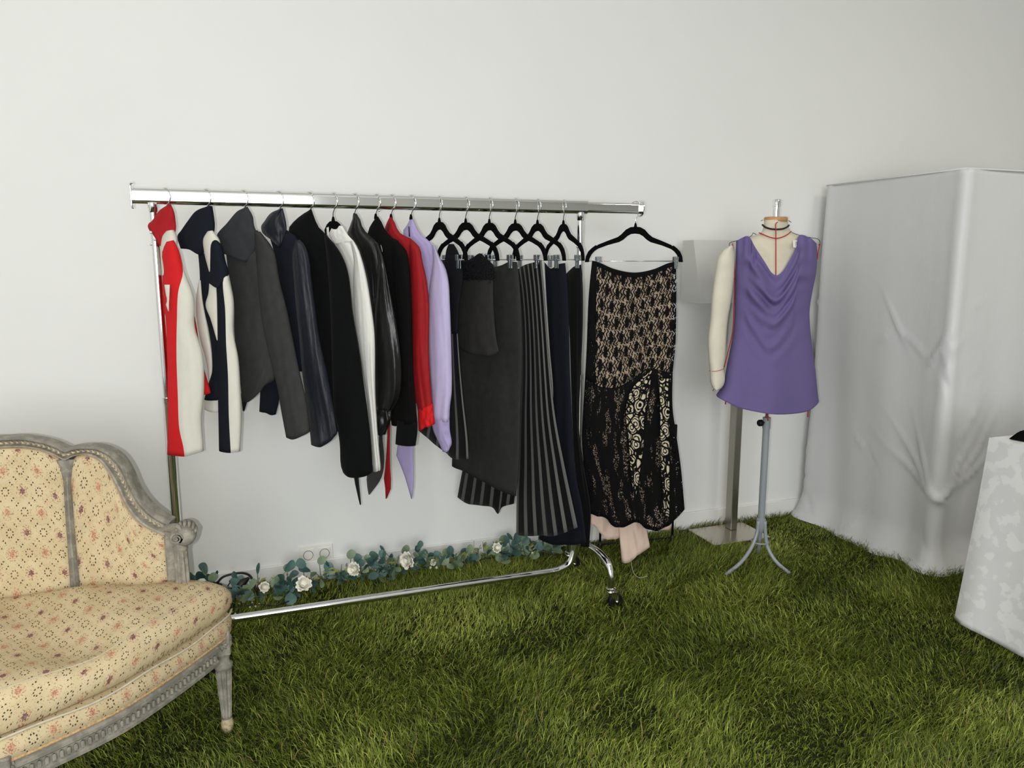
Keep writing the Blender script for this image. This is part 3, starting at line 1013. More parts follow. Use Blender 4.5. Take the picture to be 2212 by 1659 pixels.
# --- black coat
g = Garment('coat', GX[4], 42, 'plain black wool coat with long wide sleeve, beside the white blouse', 'coat')
g.part('body', M['black_coat'], [(668, 454), (645, 469), (622, 498), (640, 535), (660, 600), (680, 700), (702, 800), (716, 880), (724, 930)],
       [(673, 452), (680, 472), (688, 490), (704, 506), (728, 540), (742, 600), (750, 700), (760, 800), (770, 940)], t=.026, fold=(2, .002, .006), nv=36, seed=41)
g.part('sleeve', M['black_coat'], [(700, 507), (706, 560), (712, 640), (716, 740), (718, 820), (722, 890), (729, 926), (734, 961), (736, 1005), (741, 1021)],
       [(704, 506), (730, 537), (750, 581), (763, 680), (777, 763), (786, 831), (799, 929), (804, 993), (805, 1018)], B=[(741, 1021), (754, 1027), (784, 1025), (805, 1018)], t=.034, fwd=.04, fold=(1.5, .002, .005), nv=40, seed=42)

# --- white blouse
g = Garment('blouse', GX[5], 45, 'white cotton blouse on a velvet hanger, between the black coat and the black satin blouse', 'blouse')
g.part('body', M['white'], [(711, 508), (735, 545), (752, 600), (765, 700), (772, 800), (780, 880)], [(749, 506), (770, 540), (786, 600), (795, 700), (797, 800), (797, 876)], t=.02, fold=(3, .002, .006), seed=51)
g.part('collar', M['white'], [(716, 493), (711, 506), (722, 528)], [(741, 489), (749, 504), (764, 521)], T=[(716, 493), (722, 496), (728, 494), (733, 488), (741, 489)], t=.010, fwd=.012, fold=(2, .004, .003), nv=10, seed=52)
g.part('collar', M['white'], [(705, 492), (706, 510)], [(710, 490), (711, 511)], t=.003, fwd=0, nu=4, nv=4, seed=53)
g.part('sleeve', M['white'], [(757, 522), (764, 560), (763, 610), (768, 700), (783, 800), (794, 875), (800, 940), (806, 1018)],
       [(763, 519), (774, 537), (783, 563), (792, 600), (801, 655), (809, 720), (811, 850), (816, 935), (823, 1012)], t=.024, fwd=.03, fold=(2.4, .002, .006), nv=36, seed=54)

# --- black satin blouse
g = Garment('blouse', GX[6], 45, 'black satin blouse with a high neck and gathered cuff, right of the white blouse', 'blouse')
g.part('body', M['satin'], [(765, 462), (757, 485), (750, 507), (768, 545), (790, 620), (803, 720), (806, 850)], [(771, 462), (777, 470), (782, 488), (793, 504), (816, 526), (824, 650), (830, 850)], t=.02, fold=(2.5, .004, .008), seed=61)
slv = g.part('sleeve', M['satin'], [(810, 522), (815, 560), (813, 635), (809, 690), (808, 760), (808, 840), (807, 884)],
             [(817, 526), (829, 560), (846, 640), (860, 720), (867, 800), (862, 860), (846, 889)], t=.032, fwd=.035, fold=(2.6, .004, .010), nv=36, seed=62)
g.part('cuff', M['satin'], [(807, 880), (806, 900), (799, 930)], [(846, 886), (845, 905), (833, 937)], B=[(799, 930), (808, 932), (820, 938), (833, 937)], t=.028, fwd=.04, fold=(3, .008, .010), nv=10, seed=63)
g.part('tie_ribbon', M['satin'], [(790, 640), (780, 800), (766, 950), (764, 1027), (770, 1060), (777, 1090)], [(800, 640), (790, 800), (776, 950), (775, 1030), (778, 1065), (780, 1090)], t=.004, fwd=-.015, nu=6, nv=30, seed=64)

# --- sheer black blouse
g = Garment('blouse', GX[7], 46, 'sheer black high-neck blouse with deep opaque cuff, left of the red blouse', 'blouse')
g.part('body', M['sheer_black'], [(813, 469), (806, 478), (794, 505), (812, 545), (822, 650), (830, 760), (840, 880), (846, 918)], [(817, 468), (822, 475), (831, 494), (845, 512), (864, 524), (874, 650), (874, 800), (862, 919)], t=.018, fold=(3, .002, .005), nv=34, seed=71)
g.part('sleeve', M['sheer_black'], [(846, 545), (850, 600), (858, 680), (864, 760), (864, 850), (858, 912)],
       [(860, 522), (877, 540), (883, 565), (888, 635), (891, 750), (894, 834), (902, 914)], t=.026, fwd=.03, fold=(2, .003, .006), nv=30, seed=72)
g.part('cuff', M['black_coat'], [(858, 908), (856, 930), (854, 959)], [(902, 911), (902, 930), (898, 962)], t=.024, fwd=.032, nv=8, seed=73)
g.part('hem_tail', M['mesh_black'], [(826, 740), (824, 860), (819, 930), (815, 985), (793, 1024), (793, 1050), (796, 1068)], [(842, 740), (838, 860), (826, 930), (830, 985), (829, 1012), (822, 1036), (799, 1068)], t=.005, fwd=0, nu=10, nv=30, seed=74)
m = MB()
for k in range(9):
    c = Plane(GX[7], RY, 46, .026)(822.5 + k * .4 + (k % 2) * .8, 530 + k * 1.6)
    m.lathe(c, [(.0004, -.0014), (.0013, -.0006), (.0013, .0006), (.0004, .0014)], 6)
m.build('bead_trim', M['silver_bead'], g.e)

# --- red blouse
g = Garment('blouse', GX[8], 46, 'sheer red high-neck blouse with long ribbon ends', 'blouse')
g.part('body', M['sheer_red'], [(841, 470), (836, 480), (831, 491), (850, 540), (862, 650), (870, 760), (880, 870)], [(846, 469), (851, 476), (857, 492), (868, 507), (890, 518), (900, 650), (902, 870)], t=.018, fold=(2.5, .002, .006), nv=32, seed=81)
g.part('sleeve', M['sheer_red'], [(884, 530), (886, 600), (890, 700), (890, 780), (894, 834), (903, 890)], [(889, 517), (906, 534), (912, 563), (922, 608), (927, 662), (926, 750), (929, 813), (935, 880)], t=.026, fwd=.03, fold=(2, .003, .007), nv=32, seed=82)
g.part('cuff', M['sheer_red_cuff'], [(903, 884), (903, 905), (904, 931)], [(935, 870), (937, 895), (940, 915)], B=[(904, 931), (914, 924), (928, 918), (940, 915)], t=.022, fwd=.034, fold=(3, .004, .007), nv=10, seed=83)
g.part('tie_ribbon', M['sheer_red'], [(860, 640), (850, 780), (838, 900), (836, 950), (832, 1010), (829, 1033), (832, 1055), (833, 1077)], [(868, 640), (858, 780), (844, 900), (842, 960), (843, 1010), (845, 1040), (844, 1058), (836, 1076)], t=.005, fwd=0, nu=8, nv=20, seed=84)
g.part('neck_slit', M['slit'], [(839, 482), (836, 499)], [(841, 482), (839, 499)], t=.001, fwd=.0235, nu=3, nv=5)

# --- lilac blouse
g = Garment('blouse', GX[9], 46, 'lilac chiffon blouse with buttoned cuff and pointed ribbon end', 'blouse')
g.part('body', M['lilac_deep'], [(885, 475), (877, 490), (869, 503), (895, 545), (908, 640), (915, 760), (922, 880)], [(894, 474), (899, 488), (912, 509), (930, 523), (944, 560), (948, 700), (950, 880)], t=.018, fold=(2.5, .002, .006), nv=32, seed=91)
g.part('sleeve', M['lilac'], [(934, 530), (935, 565), (927, 630), (925, 700), (927, 780), (932, 860), (931, 905)],
       [(940, 531), (950, 556), (962, 578), (969, 608), (972, 660), (975, 750), (976, 845), (972, 880), (971, 910)], t=.028, fwd=.03, fold=(2, .002, .006), nv=34, seed=92)
cf = g.part('cuff', M['lilac_deep'], [(930, 903), (936, 930), (947, 955), (956, 975)], [(971, 906), (972, 930), (976, 958), (972, 968)], B=[(956, 975), (963, 974), (972, 968)], t=.022, fwd=.034, fold=(3, .002, .005), nv=14, seed=93)
pl = Plane(GX[9], RY, 46, .066)
for q in ((963, 915), (965, 935)):
    m = MB()
    c = pl(*q)
    m.tube([c + np.array([math.cos(a) * .005, 0, math.sin(a) * .007]) for a in np.linspace(0, 2 * PI, 14)[:-1]], .0011, 6, closed=True)
    m.build('button_loop', M['lilac_deep'], g.e)
g.part('tie_ribbon', M['lilac_deep'], [(905, 640), (888, 800), (866, 930), (858, 965), (856, 984), (869, 1014), (879, 1045), (888, 1077)], [(918, 640), (905, 800), (896, 930), (893, 965), (894, 1024), (893, 1060), (890, 1077)], t=.006, fwd=.0, nu=10, nv=18, fold=(1.3, .002, .003), seed=94)
g.part('neck_slit', M['slit'], [(882, 489), (883, 511)], [(884, 489), (886, 511)], t=.001, fwd=.0235, nu=3, nv=5)

# ---------------------------------------------------------------- velvet hangers with clips and what they hold
HS = [(949, 12, 'narrowest-looking black velvet hanger, just right of the lilac blouse'), (1006, 16.5, 'black velvet clip hanger holding the feather-trimmed bustier'),
      (1057, 12, 'black velvet clip hanger holding the dark grey wool skirt'), (1113, 12.5, 'black velvet clip hanger holding the striped trousers'),
      (1161, 7, 'black velvet clip hanger holding the navy trousers'), (1217, -2.5, 'black velvet clip hanger against the right post of the rack'),
      (1373, 83.5, 'black velvet clip hanger at the end of the rail, holding the lace skirt')]
SX = []
for p, th, lab in HS:
    h, X = make_hanger(p, th, lab, apex_z=1.539 if p < 1300 else 1.533, bar=True, clip=(-.15, .15) if p < 1300 else (-.158, .182))
    SX.append(X)

# --- black dress with striped hem
g = Garment('dress', SX[0], 72, 'black dress with a wide strap and grey-striped flared hem, behind the lilac blouse cuff', 'dress')
g.part('skirt', M['stripe_dress'], [(948, 560), (936, 700), (922, 850), (905, 931)], [(988, 565), (988, 700), (992, 770), (1000, 860), (1010, 950), (1012, 991)],
       B=[(905, 931), (930, 950), (962, 975), (977, 988), (1012, 991)], t=.02, fold=(2.5, .003, .010), nv=34, seed=101)
g.part('bodice', M['black_dress'], [(963, 548), (958, 580), (955, 640), (955, 720)], [(994, 556), (1000, 600), (992, 660), (989, 720)], t=.022, fwd=.012, nv=18, seed=102)
g.part('strap', M['black_dress'], [(969, 527), (964, 540), (961, 565)], [(980, 527), (988, 540), (997, 565)], t=.006, fwd=.02, nv=10, seed=103)

# --- feather-trimmed bustier
g = Garment('bustier', SX[1], 68, 'charcoal peplum bustier with a black feathered top edge', 'top')
g.part('body', M['bustier'], [(990, 590), (988, 653), (987, 700), (990, 752)], [(1066, 592), (1066, 653), (1072, 730), (1078, 758)], B=[(990, 752), (1012, 762), (1040, 766), (1066, 766), (1078, 758)], t=.026, fwd=.03, fold=(2.4, .002, .007), nv=24, seed=111)
g.part('top_band', M['black_dress'], [(986, 556), (985, 580), (988, 604)], [(1064, 570), (1068, 585), (1067, 604)], T=[(986, 556), (1005, 564), (1022, 556), (1037, 547), (1050, 558), (1064, 570)], t=.026, fwd=.034, nv=10, seed=112)
pl = Plane(SX[1], RY, 68, .05)
m = MB()
for k in range(700):
    u = random.random()
    top = np.interp(u, [0, .25, .45, .65, .85, 1], [558, 565, 556, 548, 560, 574])
    c = pl(986 + 80 * u + random.uniform(-3, 3), random.uniform(top - 1, 604)) + pl.dn * random.uniform(-.02, .020)
    a = random.uniform(0, 6.28)
    dvec = np.array([math.cos(a) * .6, math.sin(a) * .6, random.uniform(-.9, .5)]) * random.uniform(.010, .026)
    bend = np.array([random.gauss(0, .004), random.gauss(0, .004), random.gauss(0, .004)])
    m.tube([c, c + dvec * .5 + bend, c + dvec + bend * .4], [.0011, .0009, .0002], 4)
tag(m.build('feather_trim', M['feather'], g.e), kind='stuff')

# --- dark grey skirt
g = Garment('skirt', SX[2], 70, 'long dark grey wool skirt with a slanted asymmetric hem', 'skirt')
g.part('body', M['grey_skirt'], [(1000, 566), (993, 650), (990, 760), (985, 860), (978, 950), (976, 1007)], [(1117, 566), (1122, 610), (1127, 700), (1128, 775), (1124, 881), (1121, 1001), (1115, 1072)],
       T=[(1000, 566), (1045, 580), (1083, 573), (1101, 565), (1117, 566)], B=[(976, 1007), (1000, 1016), (1060, 1046), (1088, 1061), (1115, 1072)], t=.024, fwd=.012, fold=(2.2, .004, .012), nv=40, nu=26, seed=121)

# --- striped trousers
g = Garment('trousers', SX[3], 70, 'wide black trousers with grey vertical stripes', 'trousers')
g.part('leg', M['stripe_far'], [(1040, 900), (1010, 960), (998, 1020), (988, 1074)], [(1120, 900), (1118, 1000), (1116, 1040), (1110, 1088)],
       B=[(988, 1074), (1011, 1087), (1040, 1089), (1064, 1093), (1076, 1108), (1084, 1094), (1096, 1090), (1110, 1088)], t=.018, fwd=-.02, fold=(3, .003, .006), nv=20, nu=26, seed=131)
g.part('leg', M['stripe'], [(1114, 584), (1122, 640), (1127, 720), (1127, 800), (1124, 880), (1120, 1000), (1116, 1080), (1115, 1155)],
       [(1170, 562), (1175, 620), (1181, 700), (1189, 800), (1200, 900), (1219, 1000), (1249, 1138)], T=[(1114, 584), (1132, 573), (1152, 567), (1170, 562)],
       B=[(1115, 1155), (1163, 1154), (1211, 1148), (1249, 1138)], t=.024, fwd=.012, fold=(2, .005, .012), nv=44, nu=28, seed=132)

# --- navy trousers
g = Garment('trousers', SX[4], 72, 'plain dark navy trousers behind the striped pair', 'trousers')
g.part('leg', M['navy_trouser'], [(1176, 566), (1180, 640), (1188, 760), (1195, 850), (1186, 1000), (1168, 1140), (1164, 1163)],
       [(1221, 568), (1226, 620), (1229, 700), (1232, 820), (1238, 941), (1245, 1031), (1257, 1092), (1267, 1172)], T=[(1176, 566), (1190, 580), (1206, 571), (1221, 568)],
       B=[(1164, 1163), (1180, 1170), (1202, 1174), (1267, 1172)], t=.022, fwd=.01, fold=(2, .004, .010), nv=42, seed=141)

# --- black skirt by the post
g = Garment('skirt', SX[5], 76, 'long narrow black skirt hanging beside the right post of the rack', 'skirt')
g.part('body', M['black_skirt'], [(1222, 592), (1230, 720), (1236, 900), (1248, 1100), (1254, 1178)], [(1256, 571), (1259, 620), (1259, 700), (1254, 820), (1251, 926), (1262, 1010), (1276, 1100), (1273, 1180)],
       T=[(1222, 592), (1240, 576), (1256, 571)], t=.018, fwd=.01, fold=(2.5, .004, .008), nv=40, seed=151)

# --- lace skirt
LXP = SX[6]
g = Garment('lace_skirt', LXP, 6, 'black lace mermaid skirt over a tan lining at the end of the rail', 'skirt')
TOPC = [(1279, 563), (1294, 567), (1326, 581), (1370, 589), (1411, 582), (1445, 568), (1460, 565)]
LL = [(1279, 563), (1275, 600), (1271, 649), (1267, 757), (1263, 820), (1259, 896), (1257, 942), (1262, 1020), (1270, 1106)]
RR = [(1460, 565), (1461, 600), (1461, 661), (1459, 745), (1453, 810), (1453, 881), (1461, 939), (1471, 1011), (1479, 1100)]
KNEE_L, KNEE_R = (1264, 812), (1453, 806)
KB = [KNEE_L, (1290, 832), (1330, 836), (1370, 815), (1400, 795), (1430, 800), KNEE_R]
inL = lambda C, d: [(x + d, y) for x, y in C]
up_l, up_r = [p for p in LL if p[1] < 800] + [KNEE_L], [p for p in RR if p[1] < 800] + [KNEE_R]
lo_l, lo_r = [KNEE_L] + [p for p in LL if p[1] > 830], [KNEE_R] + [p for p in RR if p[1] > 830]
HEM = [(1270, 1106), (1290, 1112), (1305, 1112), (1328, 1130), (1354, 1131), (1375, 1120), (1395, 1133), (1421, 1141), (1445, 1128), (1461, 1115), (1479, 1100)]
g.part('lining', M['lining'], [(1287, 572), (1284, 650), (1282, 760), (1276, 860), (1276, 960), (1284, 1090)], [(1452, 572), (1452, 660), (1450, 750), (1444, 860), (1450, 960), (1462, 1090)], T=[(1287, 572), (1326, 586), (1370, 594), (1411, 587), (1452, 572)],
       t=.012, fold=(2, .0005, .001), nv=36, nu=28, seed=161)
g.part('lace_body', M['lace_rows'], up_l, up_r, T=TOPC, B=KB, t=.030, fold=(3, .001, .002), nv=24, nu=28, seed=162)
g.part('waistband', M['black_coat'], [(1279, 563), (1278, 573)], [(1460, 565), (1460, 575)], T=TOPC, B=[(x, y + 10) for x, y in TOPC], t=.037, nv=4, nu=28, seed=168)
g.part('lace_side', M['lace_dense'], inL(up_l, 0), [(1289, 570), (1288, 650), (1287, 760), (1285, 830)], t=.004, fwd=.026, nu=6, nv=20, seed=163)
fl = g.part('flounce', M['lace_dense'], lo_l, lo_r, T=KB, B=HEM, t=.042, fold=(7, .002, .016), nv=28, nu=60, seed=164)
g.part('lace_inset', M['lace_cream'], [(1392, 812), (1362, 845), (1352, 890), (1358, 950), (1362, 1010), (1366, 1060)], [(1408, 800), (1402, 850), (1392, 900), (1390, 960), (1382, 1020), (1374, 1070)], t=.004, fwd=.054, nu=10, nv=24, seed=165)
g.part('lace_inset', M['lace_rose'], [(1392, 810), (1361, 845), (1351, 890), (1357, 950), (1361, 1010), (1365, 1062)], [(1409, 798), (1403, 850), (1393, 900), (1391, 960), (1383, 1020), (1375, 1072)], t=.005, fwd=.0565, nu=10, nv=24, seed=166)
g.part('lace_inset', M['lace_cream'], [(1424, 818), (1426, 900), (1428, 1000), (1434, 1110)], [(1446, 818), (1446, 900), (1446, 1000), (1446, 1118)], t=.004, fwd=.040, nu=6, nv=20, seed=167)
g.part('lace_inset', M['lace_rose'], [(1423, 816), (1425, 900), (1427, 1000), (1433, 1112)], [(1447, 816), (1447, 900), (1447, 1000), (1447, 1120)], t=.005, fwd=.0425, nu=6, nv=20, seed=169)
g.part('underskirt', M['pink_hem'], [(1276, 1060), (1272, 1130)], [(1455, 1060), (1448, 1144)], B=[(1272, 1130), (1290, 1140), (1308, 1159), (1337, 1160), (1360, 1140), (1395, 1140), (1430, 1143), (1448, 1144)], t=.024, fwd=-.03, fold=(7, .004, .012), nv=12, nu=40, seed=170)
g.part('underskirt_tail', M['pink_hem'], [(1335, 1060), (1337, 1140), (1343, 1214)], [(1396, 1060), (1396, 1130), (1404, 1182)], B=[(1343, 1214), (1363, 1211), (1378, 1197), (1404, 1182)], t=.012, fwd=.0, fold=(2.4, .004, .012), nv=18, nu=20, seed=171)
pl = Plane(LXP, RY, 6, 0)
a = pl(1362, 1208)
b2 = at_z(1398, 1244, .03)
m = MB(); m.tube(spline([a, a + (b2 - a) * .25 + np.array([0, 0, -.05]), a + (b2 - a) * .6 + np.array([0, 0, -.04]), b2], 16), .0011, 5); m.build('loose_thread', M['thread'], g.e)

# ---------------------------------------------------------------- black frame behind the lace skirt
p1 = at_z(1452, 1165, .01); p0 = at_z(1296, 1180, .01)
fr = empty('metal_frame', (p1 + p0) / 2, 'thin black metal frame standing on the turf behind the lace skirt', 'frame')
for p in (p0, p1):
    m = MB(); m.tube([(p[0], p[1], .008), (p[0], p[1], .60)], .0055, 10); m.build('upright', M['black_metal'], fr)
    m = MB(); m.lathe((p[0], p[1], 0), [(.012, 0), (.013, .012), (.010, .03), (.006, .035)], 12); m.build('foot', M['black_metal'], fr, sharp=40)
m = MB(); m.tube([(p0[0], p0[1], .02), (p1[0], p1[1], .02)], .005, 10); m.build('crossbar', M['black_metal'], fr)
m = MB(); m.tube([(p0[0], p0[1], .598), (p1[0], p1[1], .598)], .005, 10); m.build('crossbar', M['black_metal'], fr)

# ---------------------------------------------------------------- dress form
DX, DY = 2.19, 2.74
df = empty('dress_form', (DX, DY, 0), 'linen dress form on a grey tripod stand with red marking tapes and one stuffed arm', 'dress form')
dpl = Plane(DX, DY, 8)
cloth('torso', M['linen'], dpl,
      [(1651, 476), (1649, 490), (1646, 500), (1636, 507), (1612, 515), (1594, 526), (1590, 550), (1590, 620), (1587, 690), (1581, 735), (1571, 780), (1567, 840)],
      [(1702, 476), (1704, 490), (1707, 499), (1716, 504), (1742, 512), (1756, 522), (1757, 550), (1749, 620), (1744, 690), (1748, 740), (1755, 780), (1758, 860)],
      tv=[.052, .055, .07, .085, .09, .095, .10, .10, .095, .095, .10, .105, .10], nu=28, nv=50, parent=df, power=.5)
neck = at_y(1676, 470, DY)
NX, NZ = neck[0], neck[2]
m = MB(); m.lathe((NX, DY, NZ - .016), [(.004, 0), (.046, 0), (.0475, .004), (.0475, .013), (.045, .018), (.012, .0195), (.004, .0195)], 32, sx=1.05); m.build('neck_cap', M['wood'], df, sharp=50)
m = MB(); m.lathe((NX, DY, NZ + .003), [(.004, 0), (.0145, 0), (.0145, .042), (.0175, .043), (.0175, .069), (.015, .072), (.004, .072)], 24); m.build('finial', M['chrome'], df, sharp=40)


def on_torso(x, y, off):
    return dpl(x, y) + dpl.dn * off


def tape(name, pts, mat, r=.0022, parent=df):
    P = spline([on_torso(*p) for p in pts], 26)
    m = MB(); m.tube(P, r, 6); return m.build(name, mat, parent)


tape('neck_band', [(1647, 486, .014), (1654, 492, .047), (1665, 495.5, .054), (1677, 496.5, .057), (1690, 495.5, .054), (1699, 492, .047), (1704, 487, .014)], M['tape_black'], .0038)
tape('marking_tape', [(1640, 503, .012), (1650, 508, .06), (1662, 513, .073), (1676, 516, .078), (1690, 513, .074), (1700, 508, .062), (1709, 500, .014)], M['tape_red'])
tape('marking_tape', [(1680, 481, .050), (1676, 484, .056), (1676, 497, .062), (1676, 516, .080), (1676, 550, .092), (1676, 600, .099)], M['tape_red'])
tape('marking_tape', [(1583, 526, .03), (1586, 550, .035), (1588, 600, .03)], M['tape_red'])
tape('marking_tape', [(1587, 600, .02), (1586, 660, .02), (1583, 715, .02), (1573, 760, .02), (1565, 792, .03)], M['tape_red'])
tape('marking_tape', [(1771, 527, .02), (1767, 545, .02), (1765, 560, .02)], M['tape_red'])
for q in ([(1570, 858), (1568, 870)], [(1657, 878), (1659, 905)], [(1745, 880), (1744, 897)]):
    tape('tape_end', [(q[0][0], q[0][1], .04), ((q[0][0] + q[1][0]) / 2, (q[0][1] + q[1][1]) / 2, .042), (q[1][0], q[1][1], .04)], M['tape_red'], .0028)
for pts in ([(1634, 507, .02), (1627, 504, .03), (1624, 510, .04), (1605, 517, .04), (1590, 521, .03), (1577, 525, .02), (1577, 531, .03), (1586, 535, .04)],
            [(1709, 502, .02), (1724, 508, .03), (1752, 514, .03), (1768, 518, .02), (1771, 526, .02), (1767, 530, .02)],
            [(1644, 478, .03), (1648, 476, .03)], [(1703, 477, .03), (1709, 481, .03)]):
    tape('wire_pin', pts, M['tape_black'], .0013)
m = MB(); m.add([on_torso(*p) for p in ((1712, 520, .088), (1721, 520, .084), (1721, 536, .088), (1712, 535, .092))], [(0, 1, 2, 3)])
m.build('size_label', M['socket'], df, smooth=False)
m = MB()
for a_, b_ in (((1718, 523), (1718, 533)), ((1718, 523), (1720.5, 524)), ((1720.5, 524), (1720.5, 528)), ((1720.5, 528), (1718, 529))):
    m.tube([on_torso(a_[0], a_[1], .0905), on_torso(b_[0], b_[1], .0905)], .0006, 4)
m.build('size_print', M['tape_black'], df)

arm = cloth('arm', M['canvas_arm'], Plane(DX - .2, DY, 8, .02),
            [(1576, 531), (1560, 542), (1550, 560), (1545, 585), (1540, 620), (1537, 650), (1534, 690), (1529, 731), (1530, 768), (1533, 800), (1534, 822), (1538, 835), (1544, 840)],
            [(1583, 531), (1586, 548), (1586, 585), (1583, 620), (1578, 655), (1571, 698), (1568, 740), (1566, 775), (1563, 796), (1566, 813), (1565, 827), (1559, 838), (1552, 840)],
            t=.042, power=.5, nu=20, nv=44, parent=df)
apl = Plane(DX - .2, DY, 8, .02)
m = MB(); m.tube(spline([apl(1532, 801) - apl.dn * .0, apl(1540, 799.5) + apl.dn * .036, apl(1548, 798.5) + apl.dn * .045, apl(1557, 797) + apl.dn * .036, apl(1564, 796)], 16), .0012, 6); m.build('wrist_tape', M['tape_red'], arm)
m = MB(); m.tube([apl(1548, 839), apl(1541, 841), apl(1540, 845)], .0018, 6); m.build('thread_end', M['tape_red'], arm)

# stand
SXm, SYm = 2.196, DY
m = MB(); m.tube([(SXm, SYm, .66), (SXm, SYm, .80)], .0085, 14); m.build('inner_pole', M['chrome'], df)
m = MB(); m.tube([(SXm, SYm, .22), (SXm, SYm, .665)], .0155, 18); m.tube([(SXm, SYm, .655), (SXm, SYm, .705)], .0178, 18); m.build('pole', M['grey_enamel'], df, sharp=50)
m = MB(); m.tube([(SXm - .015, SYm - .004, .684), (SXm - .028, SYm - .006, .684)], .004, 8)
m.lathe((SXm - .05, SYm - .008, .684), [(.003, 0), (.012, .0), (.015, .005), (.015, .017), (.010, .023), (.003, .024)], 18, axis='x')
m.build('clamp_knob', M['rubber'], df, sharp=50)
m = MB(); m.lathe((SXm, SYm, .17), [(.012, 0), (.014, .003), (.021, .03), (.021, .062), (.016, .066)], 18); m.build('hub', M['grey_enamel'], df, sharp=50)
feet = [at_z(1567, 1243, .01), at_z(1706, 1240, .01), at_z(1636, 1197, .01)]
c0 = np.array([SXm, SYm, 0])
for f in feet:
    dr = (f - c0) * np.array([1, 1, 0]); Ld = np.linalg.norm(dr); dr = dr / Ld
    P = spline([c0 + dr * .018 + np.array([0, 0, .225]), c0 + dr * .024 + np.array([0, 0, .17]), c0 + dr * Ld * .26 + np.array([0, 0, .105]), c0 + dr * Ld * .55 + np.array([0, 0, .05]), c0 + dr * Ld + np.array([0, 0, .012])], 22)
    m = MB(); m.tube(P, .0085, 10); m.build('leg', M['grey_enamel'], df)
m = MB(); m.tube([c0 + np.array([math.cos(a) * .038, math.sin(a) * .038, .125]) for a in np.linspace(0, 2 * PI, 25)[:-1]], .0035, 8, closed=True); m.build('brace_ring', M['grey_enamel'], df)

# purple cowl top
top = empty('cowl_blouse', (DX, DY, .8), 'purple sleeveless jersey top with a draped cowl neck on the dress form', 'top')


def cowl(u, v):
    c = np.clip(1 - (2 * u - 1) ** 2, 0, 1)
    sk = .06 * (u - .5)
    env = np.exp(-((v - .20) / .20) ** 2) * c ** .8
    f = np.sin((v + sk) * 2 * PI * 11 + 4 * u) * .009 + np.sin((v - sk * 2) * 2 * PI * 6.3 + 1.0) * .013
    lo = np.exp(-((v - .48) / .13) ** 2) * c * np.sin((v + .25 * np.abs(u - .45)) * 2 * PI * 8) * .006
    sh = np.exp(-(v / .12) ** 2) * np.sin(u * 2 * PI * 13) * .007 * (np.abs(u - .5) > .26)
    bust = .020 * (np.exp(-((u - .28) / .13) ** 2) + np.exp(-((u - .72) / .13) ** 2)) * np.exp(-((v - .18) / .16) ** 2)
    hem = .010 * np.sin(u * 2 * PI * 2.2 + .6) * v ** 2
    return env * f + lo + sh + bust + hem


cloth('body', M['purple'], Plane(DX, DY, 8, .006),
      [(1590, 522), (1588, 580), (1587, 650), (1585, 705), (1579, 745), (1570, 790), (1562, 828), (1547, 853)],
      [(1764, 526), (1766, 550), (1763, 590), (1756, 625), (1749, 670), (1750, 705), (1755, 750), (1762, 804), (1766, 842), (1769, 867)],
      T=[(1590, 522), (1602, 515), (1617, 511), (1633, 536), (1654, 568), (1667, 588), (1677, 594), (1688, 588), (1703, 566), (1719, 535), (1726, 509), (1748, 514), (1764, 526)],
      B=[(1547, 853), (1572, 861), (1597, 872), (1654, 881), (1708, 885), (1742, 881), (1769, 867)],
      tv=[.098, .118, .120, .115, .11, .112, .118, .122, .124], power=.5, nu=80, nv=110, extra=cowl, parent=top)

# ---------------------------------------------------------------- sign stand
sgn = empty('sign_stand', (2.33, 3.12, 0), 'metal sign stand with a flat square base and pale panel behind the dress form', 'sign stand')
m = MB(); m.box((2.30, 3.115, .014), (.335, .235, .012), bevel=.002); m.build('base_plate', M['plate'], sgn, smooth=False)
m = MB(); m.box((2.352, 3.17, .62), (.038, .055, 1.2), rz=0, bevel=.003); m.build('post', M['steel'], sgn, sharp=30)
hd = MB()
V = []
for x in (2.015, 2.60):
    V += [(x, 3.02, 1.20), (x, 3.10, 1.49), (x + .0, 3.19, 1.49), (x, 3.19, 1.20)]
hd.add(V, [(0, 1, 2, 3), (7, 6, 5, 4), (0, 4, 5, 1), (1, 5, 6, 2), (2, 6, 7, 3), (3, 7, 4, 0)])
hd.build('panel', M['panel'], sgn, smooth=False)

# ---------------------------------------------------------------- draped box
bx0, bx1, by0, by1, bz = 2.875, 4.25, 2.415, 3.22, 1.772


